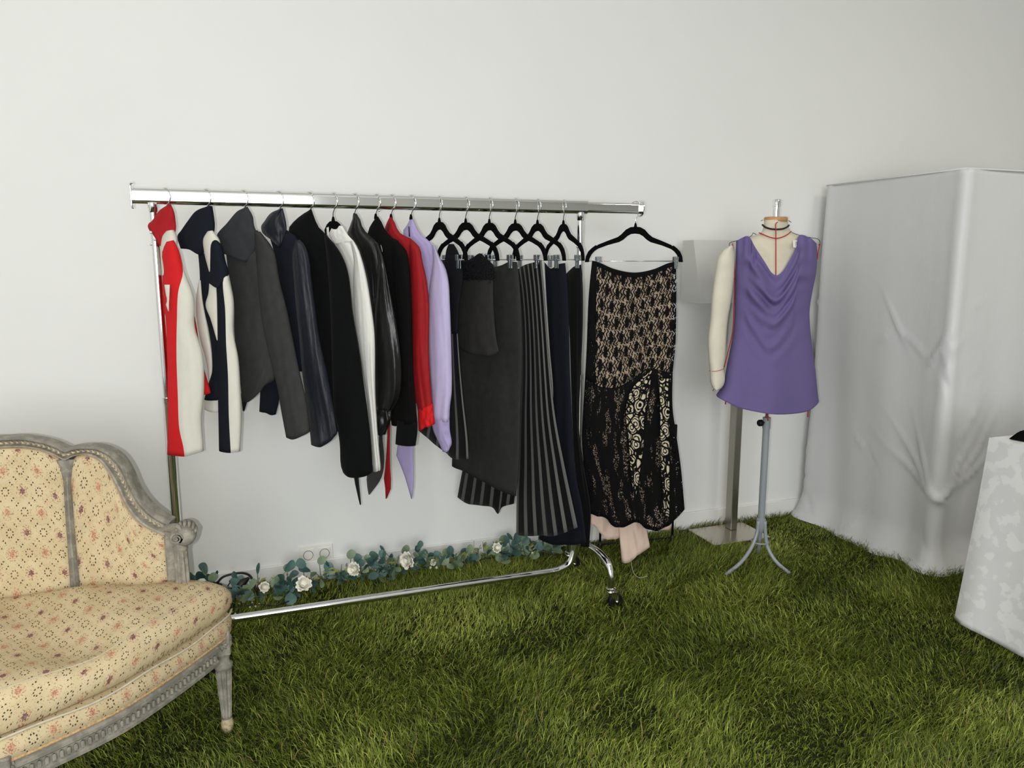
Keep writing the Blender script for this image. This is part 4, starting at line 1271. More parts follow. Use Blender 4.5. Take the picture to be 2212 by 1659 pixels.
def drape_box():
    n_side, rad = 64, .03
    # path: rear-left -> near-left corner -> near-right -> rear-right
    pts = []
    corner = [(bx0, by1), (bx0, by0), (bx1, by0), (bx1, by1)]
    def seg(a, b, n): return [(a[0] + (b[0] - a[0]) * t, a[1] + (b[1] - a[1]) * t) for t in np.linspace(0, 1, n)]
    pts += seg((bx0 + .15, by1), (bx0 + rad, by1), 4)
    for c, a0 in (((bx0 + rad, by1 - rad), 90), ((bx0 + rad, by0 + rad), 180), ((bx1 - rad, by0 + rad), 270), ((bx1 - rad, by1 - rad), 0)):
        arc = [(c[0] + rad * math.cos(math.radians(a0 + k * 15)), c[1] + rad * math.sin(math.radians(a0 + k * 15))) for k in range(1, 6)]
        nxt = {90: ((bx0, by1 - rad), (bx0, by0 + rad), 60), 180: ((bx0 + rad, by0), (bx1 - rad, by0), 70), 270: ((bx1, by0 + rad), (bx1, by1 - rad), 40), 0: ((bx1 - rad, by1), (bx1 - .15, by1), 4)}[a0]
        pts += arc + seg(*nxt)
    P = np.array(pts)
    n = len(P)
    T = np.roll(P, -1, 0) - np.roll(P, 1, 0); T[0] = P[1] - P[0]; T[-1] = P[-1] - P[-2]
    T /= np.linalg.norm(T, axis=1)[:, None] + 1e-9
    N = np.stack([T[:, 1], -T[:, 0]], 1) * -1
    cen = np.array([(bx0 + bx1) / 2, (by0 + by1) / 2])
    flip = np.sign(((P - cen) * N).sum(1)); flip[flip == 0] = 1
    N *= flip[:, None]
    s = np.r_[0, np.cumsum(np.linalg.norm(np.diff(P, axis=0), axis=1))]
    ci = [np.argmin(np.linalg.norm(P - np.array(c), axis=1)) for c in ((bx0, by1), (bx0, by0), (bx1, by0), (bx1, by1))]
    sc_ = [s[i] for i in ci]
    dcor = np.min([np.abs(s - q) for q in sc_], axis=0)
    nz = 90
    rr = np.random.default_rng(5)
    creases = []
    for _ in range(46):
        cs, cz = rr.uniform(.1, 2.1), rr.uniform(.05, 1.25)
        a = rr.choice([-1, 1]) * rr.uniform(.5, 1.25); ln = rr.uniform(.05, .20)
        creases.append((cs, cz, math.cos(a), math.sin(a), ln, rr.uniform(.004, .010), rr.uniform(.006, .012) * rr.choice([1, 1, -1])))
    # gathered creases running to the foot of the near corner
    for a, ln in ((2.3, .30), (2.6, .26), (2.0, .22), (.75, .25), (.5, .30), (1.0, .2)):
        creases.append((sc_[1] + .16 * math.cos(a), .36 + .15 * math.sin(a), math.cos(a), math.sin(a), ln, .008, .014))
    V, Fc = [], []
    for j in range(nz + 1):
        z = bz * (1 - j / nz)
        k = 1 - z / bz
        face = -.012 * np.clip((dcor - .03) / .10, 0, 1) * (.4 + .6 * k)          # cloth sinks between the corner poles
        pole = .010 * np.exp(-(dcor / .035) ** 2)
        wav = .012 * k ** 1.5 * (np.sin(s * 13 + 1.2 * z) + .6 * np.sin(s * 27 + 2 + z * 2)) + .004 * np.sin(s * 6 + z * 5)
        fl = .055 * np.clip((.16 - z) / .16, 0, 1) ** 1.6 + .012 * k
        cr = np.zeros(n)
        for cs, cz, ca, sa, ln, wd, am in creases:
            ds, dz = s - cs, z - cz
            al = ds * ca + dz * sa; pe = -ds * sa + dz * ca
            cr += am * np.exp(-(al / ln) ** 2 * 2) * np.exp(-(pe / wd) ** 2)
        off = face + pole + wav + fl + cr
        zz = max(z, .004) + .012 * np.sin(s * 9) * (k > .985)
        Q = P + N * off[:, None]
        lean = np.where(np.abs(s - sc_[0]) < .25, 0, 0)
        for i in range(n):
            V.append((Q[i, 0], min(Q[i, 1], WALL_Y - .02), max(.004, zz[i] if hasattr(zz, '__len__') else zz)))
    for j in range(nz):
        for i in range(n - 1):
            Fc.append((j * n + i, j * n + i + 1, (j + 1) * n + i + 1, (j + 1) * n + i))
    # top
    base = len(V)
    V.append((cen[0], cen[1], bz - .01))
    for i in range(n - 1): Fc.append((base, i + 1, i))
    e = empty('draped_box', (cen[0], cen[1], 0), 'tall box-shaped frame covered in creased white satin, beside the dress form', 'draped box')
    o = mesh_obj('satin_cover', V, Fc, M['drape'], e)
    m = MB()
    for c in corner: m.box((c[0] + (.03 if c[0] < 3.5 else -.03), c[1] + (.03 if c[1] < 2.8 else -.03), bz / 2 - .01), (.03, .03, bz - .03))
    m.build('inner_frame', M['black_metal'], e, smooth=False)
    m = MB(); m.tube([(bx0 + .0, by1, bz + .002), (bx0, by0, bz + .002), (bx1, by0, bz + .002)], .004, 6); m.build('top_seam', M['drape'], e)


drape_box()

# ---------------------------------------------------------------- table with damask cloth
tx0, tx1, ty0, ty1, tz = 2.53, 3.45, .95, 1.935, .765


def table():
    e = empty('table', ((tx0 + tx1) / 2, (ty0 + ty1) / 2, 0), 'table with raw wooden legs under the white damask cloth at the right edge', 'table')
    m = MB(); m.box(((tx0 + tx1) / 2, (ty0 + ty1) / 2, tz - .016), (tx1 - tx0 - .02, ty1 - ty0 - .02, .026)); m.build('table_top', M['seat_wood'], e, smooth=False)
    for x in (tx0 + .05, tx1 - .06):
        for y in (ty0 + .08, ty1 - .14):
            m = MB(); m.box((x, y, (tz - .03) / 2), (.045, .045, tz - .03), bevel=.003); m.build('leg', M['seat_wood'], e, smooth=False)
    # cloth
    n_per = []
    rad = .02
    c = [(tx0, ty0), (tx0, ty1), (tx1, ty1), (tx1, ty0)]
    P = []
    for i in range(4):
        a, b = np.array(c[i]), np.array(c[(i + 1) % 4])
        for t in np.linspace(0, 1, 44, endpoint=False):
            P.append(a + (b - a) * t)
    P = np.array(P); n = len(P)
    cen = np.array([(tx0 + tx1) / 2, (ty0 + ty1) / 2])
    D = P - cen
    N = D / np.array([(tx1 - tx0) / 2, (ty1 - ty0) / 2])
    N = np.where(np.abs(N) > .985, np.sign(N), 0.0)
    N = (N + np.roll(N, 1, 0) + np.roll(N, -1, 0)) / 3
    N /= np.linalg.norm(N, axis=1)[:, None]
    s = np.arange(n) / 44.0
    dc = np.abs(s - np.round(s))
    V, Fc = [], []
    nz = 40
    hem = .045
    for j in range(nz + 1):
        k = j / nz
        z = tz - (tz - hem) * k
        f = .010 * k * np.sin(s * 2 * PI * 2.5 + .8) + .006 * k * np.sin(s * 2 * PI * 5.3 + 2) + .018 * k + .045 * k ** 1.2 * np.exp(-(dc / .06) ** 2)
        Q = P + N * f[:, None]
        lift = .012 * np.sin(s * 2 * PI * 2 + 1) * k
        for i in range(n): V.append((Q[i, 0], Q[i, 1], z + (lift[i] if k > .5 else lift[i])))
    for j in range(nz):
        for i in range(n):
            i2 = (i + 1) % n
            Fc.append((j * n + i, (j + 1) * n + i, (j + 1) * n + i2, j * n + i2))
    Fc.append(tuple(range(n)))
    o = mesh_obj('tablecloth', V, Fc, M['tablecloth'])
    o.data.set_sharp_from_angle(angle=math.radians(50))
    tag(o, 'white floral damask tablecloth hanging almost to the turf at the right edge', 'tablecloth')
    sol = o.modifiers.new('thickness', 'SOLIDIFY'); sol.thickness = .0015; sol.offset = 1
    # black folded cloth on top
    rr = np.random.default_rng(3)
    V, Fc = [], []
    a, b = 30, 24
    for j in range(b + 1):
        for i in range(a + 1):
            u, v = i / a, j / b
            x = tx0 + .04 + .55 * u; y = ty1 - .045 - .36 * v
            ed = min(u, 1 - u, v, 1 - v)
            z = tz + .003 + .03 * min(1, ed / .06) ** .5 + .008 * math.sin(u * 9 + v * 4) * min(1, ed / .1)
            V.append((x + .012 * math.sin(v * 7), y + .010 * math.sin(u * 8), z))
    for j in range(b):
        for i in range(a):
            q = j * (a + 1) + i
            Fc.append((q, q + a + 1, q + a + 2, q + 1))
    V2 = [(x, y, tz + .0025) for x, y, z in V]
    nn = len(V)
    F2 = [tuple(reversed([k + nn for k in f])) for f in Fc]
    bd = [(i, i + 1) for i in range(a)] + [(b * (a + 1) + i + 1, b * (a + 1) + i) for i in range(a)] + [((j + 1) * (a + 1), j * (a + 1)) for j in range(b)] + [(j * (a + 1) + a, (j + 1) * (a + 1) + a) for j in range(b)]
    F3 = [(p, q, q + nn, p + nn) for p, q in bd]
    o = mesh_obj('folded_cloth', V + V2, Fc + F2 + F3, M['velvet'])
    tag(o, 'folded black cloth lying on the white table at the right edge', 'cloth')


table()

# ---------------------------------------------------------------- wall socket and cable
so = empty('wall_socket', (.266, WALL_Y, .12), 'white double wall socket above the garland', 'wall socket')
sx0, sx1, sz0, sz1 = .194, .338, .083, .160
m = MB(); m.box(((sx0 + sx1) / 2, WALL_Y - .004, (sz0 + sz1) / 2), (sx1 - sx0, .008, sz1 - sz0), bevel=.002); m.build('frame', M['socket'], so, smooth=False)
for k in range(2):
    cx = .231 + .070 * k; cz = (sz0 + sz1) / 2
    m = MB()
    m.box((cx, WALL_Y - .009, cz), (.052, .006, .052), bevel=.0015)
    ins = m.build('insert', M['socket'], so, smooth=False)
    m = MB(); m.lathe((cx, WALL_Y - .0125, cz), [(.0205, 0), (.0215, -.001), (.0205, -.002), (.0195, -.001)], 32, axis='y'); m.build('rim', M['socket_dark'], ins)
    m = MB(); m.lathe((cx, WALL_Y - .0125, cz), [(.002, -.0015), (.0192, -.0015), (.0194, 0), (.002, 0)], 32, axis='y'); m.build('face', M['socket'], ins, smooth=False)

cb = empty('power_cable', at_z(515, 1270, .03), 'black power cable with a plug lying against the baseboard behind the settee', 'cable')
cp = [at_y(455, 1262, 3.2), at_y(478, 1249, 3.2), at_y(503, 1240, 3.2), at_y(525, 1238, 3.2), at_y(540, 1244, 3.18), at_y(548, 1262, 3.15), at_z(560, 1290, .02)]
cp[0][2] = .03
m = MB(); m.tube(spline(cp, 40), .005, 8); m.build('cord', M['cable'], cb)
m = MB(); m.tube(spline([at_y(538, 1248, 3.15), at_y(525, 1258, 3.14), at_y(514, 1270, 3.13)], 8), [.006, .008, .012, .015, .016, .016, .015, .012], 12); m.build('plug', M['cable'], cb)
m = MB(); m.tube(spline([at_y(495, 1256, 3.2), at_y(503, 1249, 3.2), at_y(500, 1253, 3.2), at_y(492, 1266, 3.2)], 12), .0025, 6); m.build('cord_loop', M['cable'], cb)

# ---------------------------------------------------------------- eucalyptus garland
gl = empty('eucalyptus_garland', (.6, 3.1, 0), 'artificial eucalyptus garland with white roses lying along the baseboard', 'garland')
spine_px = [(400, 1262), (450, 1272), (500, 1290), (550, 1290), (600, 1276), (660, 1262), (720, 1250), (770, 1243), (830, 1238), (880, 1232), (940, 1222), (1000, 1208), (1060, 1196), (1120, 1190), (1180, 1192), (1205, 1195)]
SP = spline([at_z(x, y, .035) for x, y in spine_px], 120)
m = MB(); m.tube(SP, .0032, 6); m.build('stem', M['stem'], gl)


def leaf_mesh(name, w, h, cup, mat):
    n = 8
    V = [(0, 0, 0)]
    ring = []
    for k in range(n * 2):
        a = 2 * PI * k / (n * 2)
        x = w * math.sin(a); y = h * (.5 - .5 * math.cos(a)) * (1 if True else 1)
        x *= (.75 + .35 * (y / h)) if y < h * .6 else (.96 - .9 * (y / h - .6) ** 2)
        ring.append((x, y, cup * (x / w) ** 2 * w - .06 * h * (y / h) ** 2))
    V = [(0, h * .5, -.004 * 0 - .015 * h)] + ring
    Fc = [(0, 1 + k, 1 + (k + 1) % (2 * n)) for k in range(2 * n)]
    me = bpy.data.meshes.new(name)
    me.from_pydata(V, [], Fc)
    me.materials.append(mat)
    me.polygons.foreach_set('use_smooth', np.ones(len(me.polygons), dtype=bool))
    me.update()
    return me


LM = [leaf_mesh('leaf', .021, .046, .35, M['leaf_a']), leaf_mesh('leaf', .019, .040, .3, M['leaf_b']), leaf_mesh('leaf', .016, .042, .4, M['leaf_c']), leaf_mesh('leaf', .022, .044, .2, M['leaf_b']), leaf_mesh('leaf', .0075, .042, .3, M['leaf_c'])]
LY = [leaf_mesh('leaf', .0055, .028, .3, M['leaf_y']), leaf_mesh('leaf', .004, .022, .2, M['leaf_b'])]


def place_leaf(me, p, out, tilt, roll, scale):
    """out = heading of the leaf (unit vector from stem)"""
    yv = Vector(out).normalized()
    ref = Vector((0.25 * random.uniform(-1, 1), -1, .35))
    ref.rotate(Matrix.Rotation(roll, 3, yv))
    xv = yv.cross(ref).normalized()
    zv = xv.cross(yv).normalized()
    mt = Matrix((xv, yv, zv)).transposed()
    o = bpy.data.objects.new('leaf', me)
    COL.objects.link(o)
    o.parent = gl
    o.rotation_euler = mt.to_euler()
    o.scale = (scale,) * 3
    o.location = Vector(p) - gl.location
    return o


twigs = MB()
n_leaf = 0
for k in range(84):
    i = int(np.clip(k * 1.42 + random.randint(-1, 1), 1, 118))
    base = SP[i]
    along = SP[min(i + 1, 119)] - SP[i - 1]; along /= np.linalg.norm(along)
    side = 1 if k % 2 else -1
    d = along * random.choice([-1, 1]) * random.uniform(.1, .9) + np.array([0, -1, 0]) * random.uniform(.1, 1.0) * (1 if random.random() < .75 else -.3) + np.array([0, 0, random.uniform(-.15, .95)])
    d /= np.linalg.norm(d)
    ln = random.uniform(.055, .115)
    if base[0] > .75: ln *= .85
    tip = base + d * ln
    tip[2] = max(tip[2], .03); tip[1] = min(tip[1], WALL_Y - .09)
    twigs.tube([base, (base + tip) / 2 + np.array([0, 0, .008]), tip], [.0018, .0014, .0008], 5)
    for q in range(3):
        f = (q + .6) / 2.6
        p = base + (tip - base) * min(f, 1)
        o = np.cross(d, [0, 0, 1]) * (1 if q % 2 else -1) * (1.0 if q < 2 else .15) + d * (.7 if q < 2 else 1.2) + np.array([0, -.15, .25])
        o = o / np.linalg.norm(o)
        if p[1] > WALL_Y - .11: o[1] = -abs(o[1]) - .05
        if p[2] + o[2] * .045 < .02: o[2] = abs(o[2])
        me = random.choice([LM[0], LM[0], LM[1], LM[2], LM[2], LM[3], LM[4]])
        place_leaf(me, p, o, 0, random.uniform(-.9, .9), random.uniform(.85, 1.3))
# a few leaves standing clear against the wall
for x, y, dx, dz, mi in ((415, 1262, .1, 1, 2), (458, 1258, .2, 1, 3), (556, 1240, .15, 1, 4), (620, 1236, .1, 1, 1), (655, 1228, -.3, 1, 0), (690, 1220, .5, 1, 3), (757, 1208, .1, 1, 1), (795, 1215, -.2, 1, 1), (872, 1198, .3, 1, 3),
                         (945, 1212, -.2, 1, 0), (972, 1200, 0, 1, 2), (1100, 1172, -.7, .8, 2), (1113, 1168, .1, 1, 2), (1128, 1176, .8, .7, 2), (1168, 1190, -.2, 1, 0), (1195, 1188, .6, .5, 0), (1010, 1196, .3, 1, 1)):
    p = at_y(x, y, 3.15)
    p[2] = max(p[2], .03)
    place_leaf(LM[mi], p, (dx, -.12, dz), 0, random.uniform(-.4, .4), random.uniform(.95, 1.2))
    twigs.tube([p, p + np.array([0, -.03, -.035])], .0012, 5)
# fine yellow-green sprigs
for x, y in ((555, 1262), (705, 1242), (735, 1232), (845, 1215), (858, 1212), (940, 1212), (1000, 1204), (1045, 1182), (1075, 1180), (1145, 1182), (1155, 1190), (480, 1290), (505, 1300), (530, 1295), (1030, 1190)):
    p = at_y(x, y, 3.10 if y > 1200 else 3.14)
    p[2] = max(p[2], .025)
    for q in range(9):
        a = random.uniform(0, 6.28)
        o = (math.cos(a) * .7, -abs(math.sin(a)) * .5, random.uniform(.1, 1))
        place_leaf(random.choice(LY), p + np.array([random.gauss(0, .012), random.gauss(0, .008), random.gauss(0, .008)]), o, 0, random.uniform(-1, 1), random.uniform(.7, 1.1))
    twigs.tube([p + np.array([0, 0, -.02]), p + np.array([random.gauss(0, .01), -.01, .03])], .0012, 5)
tag(twigs.build('twigs', M['stem'], gl), kind='stuff')
# black wire below the front of the garland
m = MB()
m.tube(spline([at_z(505, 1312, .025), at_z(560, 1306, .02), at_z(595, 1308, .03), at_z(640, 1292, .02)], 18), .0022, 6)
m.tube(spline([at_z(575, 1260, .05), at_z(578, 1285, .03), at_z(570, 1312, .02)], 12), .0028, 6)
m.tube(spline([at_z(735, 1248, .03), at_z(800, 1240, .03), at_z(850, 1232, .03)], 12), .0028, 6)
m.tube(spline([at_z(980, 1218, .03), at_z(1040, 1208, .03), at_z(1115, 1200, .03)], 12), .0028, 6)
m.build('wire', M['cable'], gl)


def rose(c, r, axis):
    """cupped petals wound round a bud"""
    az = Vector(axis).normalized()
    ax = az.orthogonal().normalized(); ay = az.cross(ax)
    root = None
    m = MB()
    m.lathe((0, 0, 0), [(r * .1, 0), (r * .35, .1 * r), (r * .42, .6 * r), (r * .3, 1.0 * r), (r * .08, 1.08 * r)], 12)
    for lay, (cnt, rad, tip, open_) in enumerate(((3, .46, 1.25, .0), (4, .64, 1.2, .1), (5, .82, 1.1, .2), (6, .96, .95, .35))):
        for k in range(cnt):
            a0 = 2 * PI * k / cnt + lay * .7 + random.uniform(-.25, .25)
            jr, jt, jw = random.uniform(.88, 1.12), random.uniform(.85, 1.18), random.uniform(0, 6.28)
            V, Fc = [], []
            for j in range(5):
                v = j / 4
                wdt = .75 * math.sin(PI * (.22 + .62 * v)) * (3.2 * PI / cnt) * .5
                rr_ = r * jr * (rad * (.35 + .65 * math.sin(v * PI / 2)) + open_ * .25 * max(0, v - .7))
                zz = r * tip * jt * (math.sin(v * PI / 2 * .95)) - .12 * r * lay * v * v
                for i in range(5):
                    u = (i / 4 - .5) * 2
                    a = a0 + u * wdt
                    q = rr_ * (1 + .10 * v * math.sin(3.2 * u + jw))
                    V.append((q * math.cos(a), q * math.sin(a), zz - .08 * r * u * u * v))
            for j in range(4):
                for i in range(4): Fc.append((j * 5 + i, j * 5 + i + 1, (j + 1) * 5 + i + 1, (j + 1) * 5 + i))
            m.add(V, Fc)
    W = [tuple(np.array(c) + np.array(ax) * x + np.array(ay) * y + np.array(az) * (z - .4 * r)) for x, y, z in m.v]
    o = mesh_obj('rose', W, m.f, M['petal'], gl)
    return o


for x, y, Y, r, axd in ((767, 1229, 3.05, .030, (-.75, -.6, .15)), (882, 1210, 3.05, .036, (-.8, -.6, .1)), (655, 1262, 3.0, .032, (.1, -.7, .6)), (570, 1268, 3.02, .022, (.3, -.8, .3)), (1072, 1184, 3.1, .024, (.2, -.8, .4)), (935, 1215, 3.1, .014, (.3, -.8, .4))):
    p = at_y(x, y, Y); p[2] = max(p[2], r)
    rose(p, r, axd)
for x, y in ((590, 1247), (593, 1254), (600, 1245), (607, 1252), (602, 1262), (620, 1240), (625, 1252), (588, 1262), (612, 1266), (545, 1302), (552, 1310), (560, 1305), (500, 1322), (508, 1326), (515, 1330), (540, 1312), (805, 1222), (812, 1230), (937, 1220), (943, 1226), (930, 1226), (1145, 1186), (1150, 1194)):
    p = at_z(x, y, .05 if y < 1290 else .02)
    rr_ = .0065 if y < 1290 else .0045
    m = MB(); m.lathe(p, [(rr_ * .15, -rr_), (rr_ * .7, -rr_ * .75), (rr_, 0), (rr_ * .72, rr_ * .72), (rr_ * .15, rr_)], 10); m.build('berry', M['berry'], gl)

# ---------------------------------------------------------------- settee
SC = -.72
sofa = empty('settee', (SC, 2.15, 0), 'antique settee with floral upholstery and carved grey-painted wooden frame', 'settee')
half = [(-.080, 2.285), (-.090, 2.235), (-.143, 2.155), (-.227, 2.045), (-.326, 1.935), (-.44, 1.855), (-.545, 1.795), (-.63, 1.765)]
front = half + [(SC, 1.755)] + [(2 * SC - x, y) for x, y in reversed(half)]
FR = spline(front, 150)


def normals2d(P, closed=False):
    T = np.gradient(P, axis=0) if not closed else np.roll(P, -1, 0) - np.roll(P, 1, 0)
    T /= np.linalg.norm(T, axis=1)[:, None] + 1e-9
    N = np.stack([T[:, 1], -T[:, 0]], 1)
    cen = np.array([SC, 2.2])
    sg = np.sign(((P - cen) * N).sum(1)); sg[sg == 0] = 1
    return N * sg[:, None]


FN = normals2d(FR)
FS = np.r_[0, np.cumsum(np.linalg.norm(np.diff(FR, axis=0), axis=1))]


def ribbon(name, prof, mat, parent, P=FR, N=FN, S=FS, closed_prof=True):
    n, k = len(P), len(prof)
    V, Fc, U = [], [], []
    for i in range(n):
        acc = 0
        for j, (o, z) in enumerate(prof):
            if j: acc += math.hypot(o - prof[j - 1][0], z - prof[j - 1][1])
            V.append((P[i, 0] + N[i, 0] * o, P[i, 1] + N[i, 1] * o, z)); U.append((S[i], acc))
    for i in range(n - 1):
        for j in range(k if closed_prof else k - 1):
            j2 = (j + 1) % k
            Fc.append((i * k + j, (i + 1) * k + j, (i + 1) * k + j2, i * k + j2))
    if closed_prof:
        Fc.append(tuple(range(k))); Fc.append(tuple(reversed(range((n - 1) * k, n * k))))
    o = mesh_obj(name, V, Fc, mat, parent, {'UVMap': U})
    o.data.set_sharp_from_angle(angle=math.radians(45))
    return o


k0 = 8
rail = ribbon('seat_rail', [(-.03, .247), (.0, .247), (.008, .250), (.009, .259), (.002, .263), (.001, .285), (.005, .288), (.010, .292), (.010, .301), (.003, .306), (0, .310), (-.03, .310)], M['paint'], sofa, FR[k0:-k0], FN[k0:-k0], FS[k0:-k0])
m = MB()
for s_ in np.arange(.11, FS[-1] - .11, .0155):
    x = np.interp(s_, FS, FR[:, 0]); y = np.interp(s_, FS, FR[:, 1])
    nx, ny = np.interp(s_, FS, FN[:, 0]), np.interp(s_, FS, FN[:, 1])
    a = math.atan2(ny, nx)
    m.box((x + nx * .0045, y + ny * .0045, .274), (.010, .0095, .019), a, .003)
tag(m.build('carved_moulding', M['paint'], rail, smooth=False), kind='stuff')
ribbon('seat_side', [(-.02, .312), (.004, .312), (.010, .320), (.013, .340), (.008, .357), (-.004, .366), (-.02, .368)], M['floral'], sofa)
P3 = np.c_[FR + FN * .007, np.full(len(FR), .3135)]
m = MB(); m.tube(P3, .0042, 7); m.build('braid_trim', M['braid'], sofa)
P3 = np.c_[FR + FN * .014, .372 + .004 * np.sin(FS * 22)]
m = MB(); m.tube(P3, .0032, 7); m.build('piping', M['piping'], sofa)

# rear and side seat frame
fyb = lambda x: 2.42 - .33 * (x - SC) ** 2
rearx = np.linspace(-.15, 2 * SC + .15, 50)
RB = np.array([(x, fyb(x) + .02) for x in rearx])
RN = normals2d(RB); RS = np.r_[0, np.cumsum(np.linalg.norm(np.diff(RB, axis=0), axis=1))]
ribbon('rear_rail', [(-.03, .25), (.02, .25), (.02, .36), (-.03, .36)], M['paint'], sofa, RB, RN, RS)
for sg in (1, -1):
    P = np.array([(SC + sg * (-.085 - SC), 2.27), (SC + sg * (-.10 - SC), 2.32), (SC + sg * (-.16 - SC), 2.36)])
    Nn = normals2d(P)
    ribbon('side_rail', [(-.03, .25), (.004, .25), (.004, .36), (-.03, .36)], M['paint'], sofa, P, Nn, np.r_[0, .05, .12])

# cushion
outl = np.vstack([front, [(2 * SC + .10, 2.335), (2 * SC + .17, 2.365), (2 * SC + .45, 2.385), (SC, 2.395), (-.45, 2.385), (-.22, 2.352), (-.13, 2.335)]])
OC = spline(outl, 160, closed=True)[:-1]
cc = np.array([SC, 2.12])
rings = [(.90, .369), (.975, .371), (1.012, .382), (1.026, .402), (1.022, .424), (1.0, .442), (.965, .454), (.92, .461), (.86, .464), (.78, .465), (.68, .466), (.56, .468), (.42, .470), (.26, .472), (.12, .473), (.03, .473)]
V, Fc, U = [], [], []
n = len(OC)
for r_, z_ in rings:
    for p in OC:
        q = cc + (p - cc) * r_
        wgt = max(0, min(1, (1.0 - r_) / .2)) if z_ > .44 else 0
        bump = .020 * math.sin(q[0] * 9.5 + 1.0) * math.cos(q[1] * 8.0 - 1.2) + .008 * math.sin(q[0] * 21 + q[1] * 13) - .022 * math.exp(-((q[0] + .40) ** 2 + (q[1] - 2.02) ** 2) / .018) + .020 * math.exp(-((q[0] + .36) ** 2 / .03 + (q[1] - 2.30) ** 2 / .012))
        V.append((q[0], q[1], z_ + bump * wgt))
        k = max(0, .455 - z_) if r_ > .9 else 0
        nd = (p - cc) / np.linalg.norm(p - cc)
        U.append((q[0] + nd[0] * k, q[1] + nd[1] * k))
for j in range(len(rings) - 1):
    for i in range(n):
        i2 = (i + 1) % n
        Fc.append((j * n + i, j * n + i2, (j + 1) * n + i2, (j + 1) * n + i))
Fc.append(tuple(reversed(range(n)))); Fc.append(tuple((len(rings) - 1) * n + i for i in range(n)))
cush = mesh_obj('seat_cushion', V, Fc, M['floral'], sofa, {'UVMap': U})
Q = np.array(V)[7 * n:8 * n]
sel = [i for i in range(n) if OC[i, 1] < 2.24]
m = MB(); m.tube(Q[sel] + np.array([0, 0, .0005]), .0016, 6); m.build('seam', M['piping'], cush)


# back
class BackSurf:
    def __init__(s, off=0.0): s.off = off

    def __call__(s, x, y):
        Y = 2.38
        for _ in range(12):
            p = at_y(x, y, Y); Y = fyb(p[0]) - s.off
        return at_y(x, y, Y)

    def normal(s, p):
        d = (fyb(p[0] + .01) - fyb(p[0] - .01)) / .02
        v = np.array([d, -1.0, 0.0]); return v / np.linalg.norm(v)


bs = BackSurf()
W2 = lambda pts: np.array([bs(*p)[[0, 2]] for p in pts])
O_r = W2([(0, 944), (52, 942), (104, 951), (130, 960), (146, 968), (163, 964), (187, 962), (215, 963), (241, 972), (264, 990), (281, 1017), (298, 1056), (319, 1086), (345, 1109), (372, 1124)])
I_r = W2([(0, 965), (52, 964), (98, 971), (124, 982), (146, 992), (160, 985), (180, 980), (202, 981), (222, 992), (243, 1021), (262, 1057), (280, 1093), (303, 1122), (332, 1141), (362, 1153)])


def mirror(A, zc=None):
    left = A[::-1].copy(); left[:, 0] = 2 * SC - left[:, 0]
    mid = np.array([[SC, A[0, 1] + .004]])
    return np.vstack([left, mid, A])


OO, II = mirror(O_r), mirror(I_r)
NB_ = 200
Oc, Ic = spline(OO, NB_), spline(II, NB_)
prof = [(0, .0), (0, .016), (.10, .024), (.20, .022), (.26, .014), (.36, .016), (.50, .020), (.64, .016), (.72, .020), (.86, .026), (.97, .018), (1, .004), (1, -.028), (0, -.028)]
V, Fc = [], []
k = len(prof)
for i in range(NB_):
    for w_, d_ in prof:
        q = Ic[i] + (Oc[i] - Ic[i]) * w_
        y = fyb(q[0])
        nn = bs.normal((q[0], y, 0))
        V.append(np.array([q[0], y, q[1]]) + nn * d_)
for i in range(NB_ - 1):
    for j in range(k):
        Fc.append((i * k + j, i * k + (j + 1) % k, (i + 1) * k + (j + 1) % k, (i + 1) * k + j))
Fc += [tuple(range(k)), tuple(reversed(range((NB_ - 1) * k, NB_ * k)))]
crest = mesh_obj('crest_rail', V, Fc, M['paint'], sofa)
crest.data.set_sharp_from_angle(angle=math.radians(40))
mid = Ic + (Oc - Ic) * .5
ms = np.r_[0, np.cumsum(np.linalg.norm(np.diff(mid, axis=0), axis=1))]
m = MB()
for s_ in np.arange(.02, ms[-1] - .02, .0135):
    x, z = np.interp(s_, ms, mid[:, 0]), np.interp(s_, ms, mid[:, 1])
    x2, z2 = np.interp(s_ + .012, ms, mid[:, 0]), np.interp(s_ + .012, ms, mid[:, 1])
    y = fyb(x); nn = bs.normal((x, y, 0))
    c = np.array([x, y, z]) + nn * .017
    tg = np.array([x2 - x, 0, z2 - z]); tg /= np.linalg.norm(tg)
    nv_ = np.cross(tg, nn)
    m.tube([c - tg * .006 - nv_ * .004, c + nn * .003, c + tg * .006 + nv_ * .004], [.0012, .0036, .0012], 6)
    m.tube([c - tg * .005 + nv_ * .005, c + tg * .003 + nv_ * .001 + nn * .002], [.001, .0026], 5)
tag(m.build('carved_ribbon', M['gilt'], crest), kind='stuff')

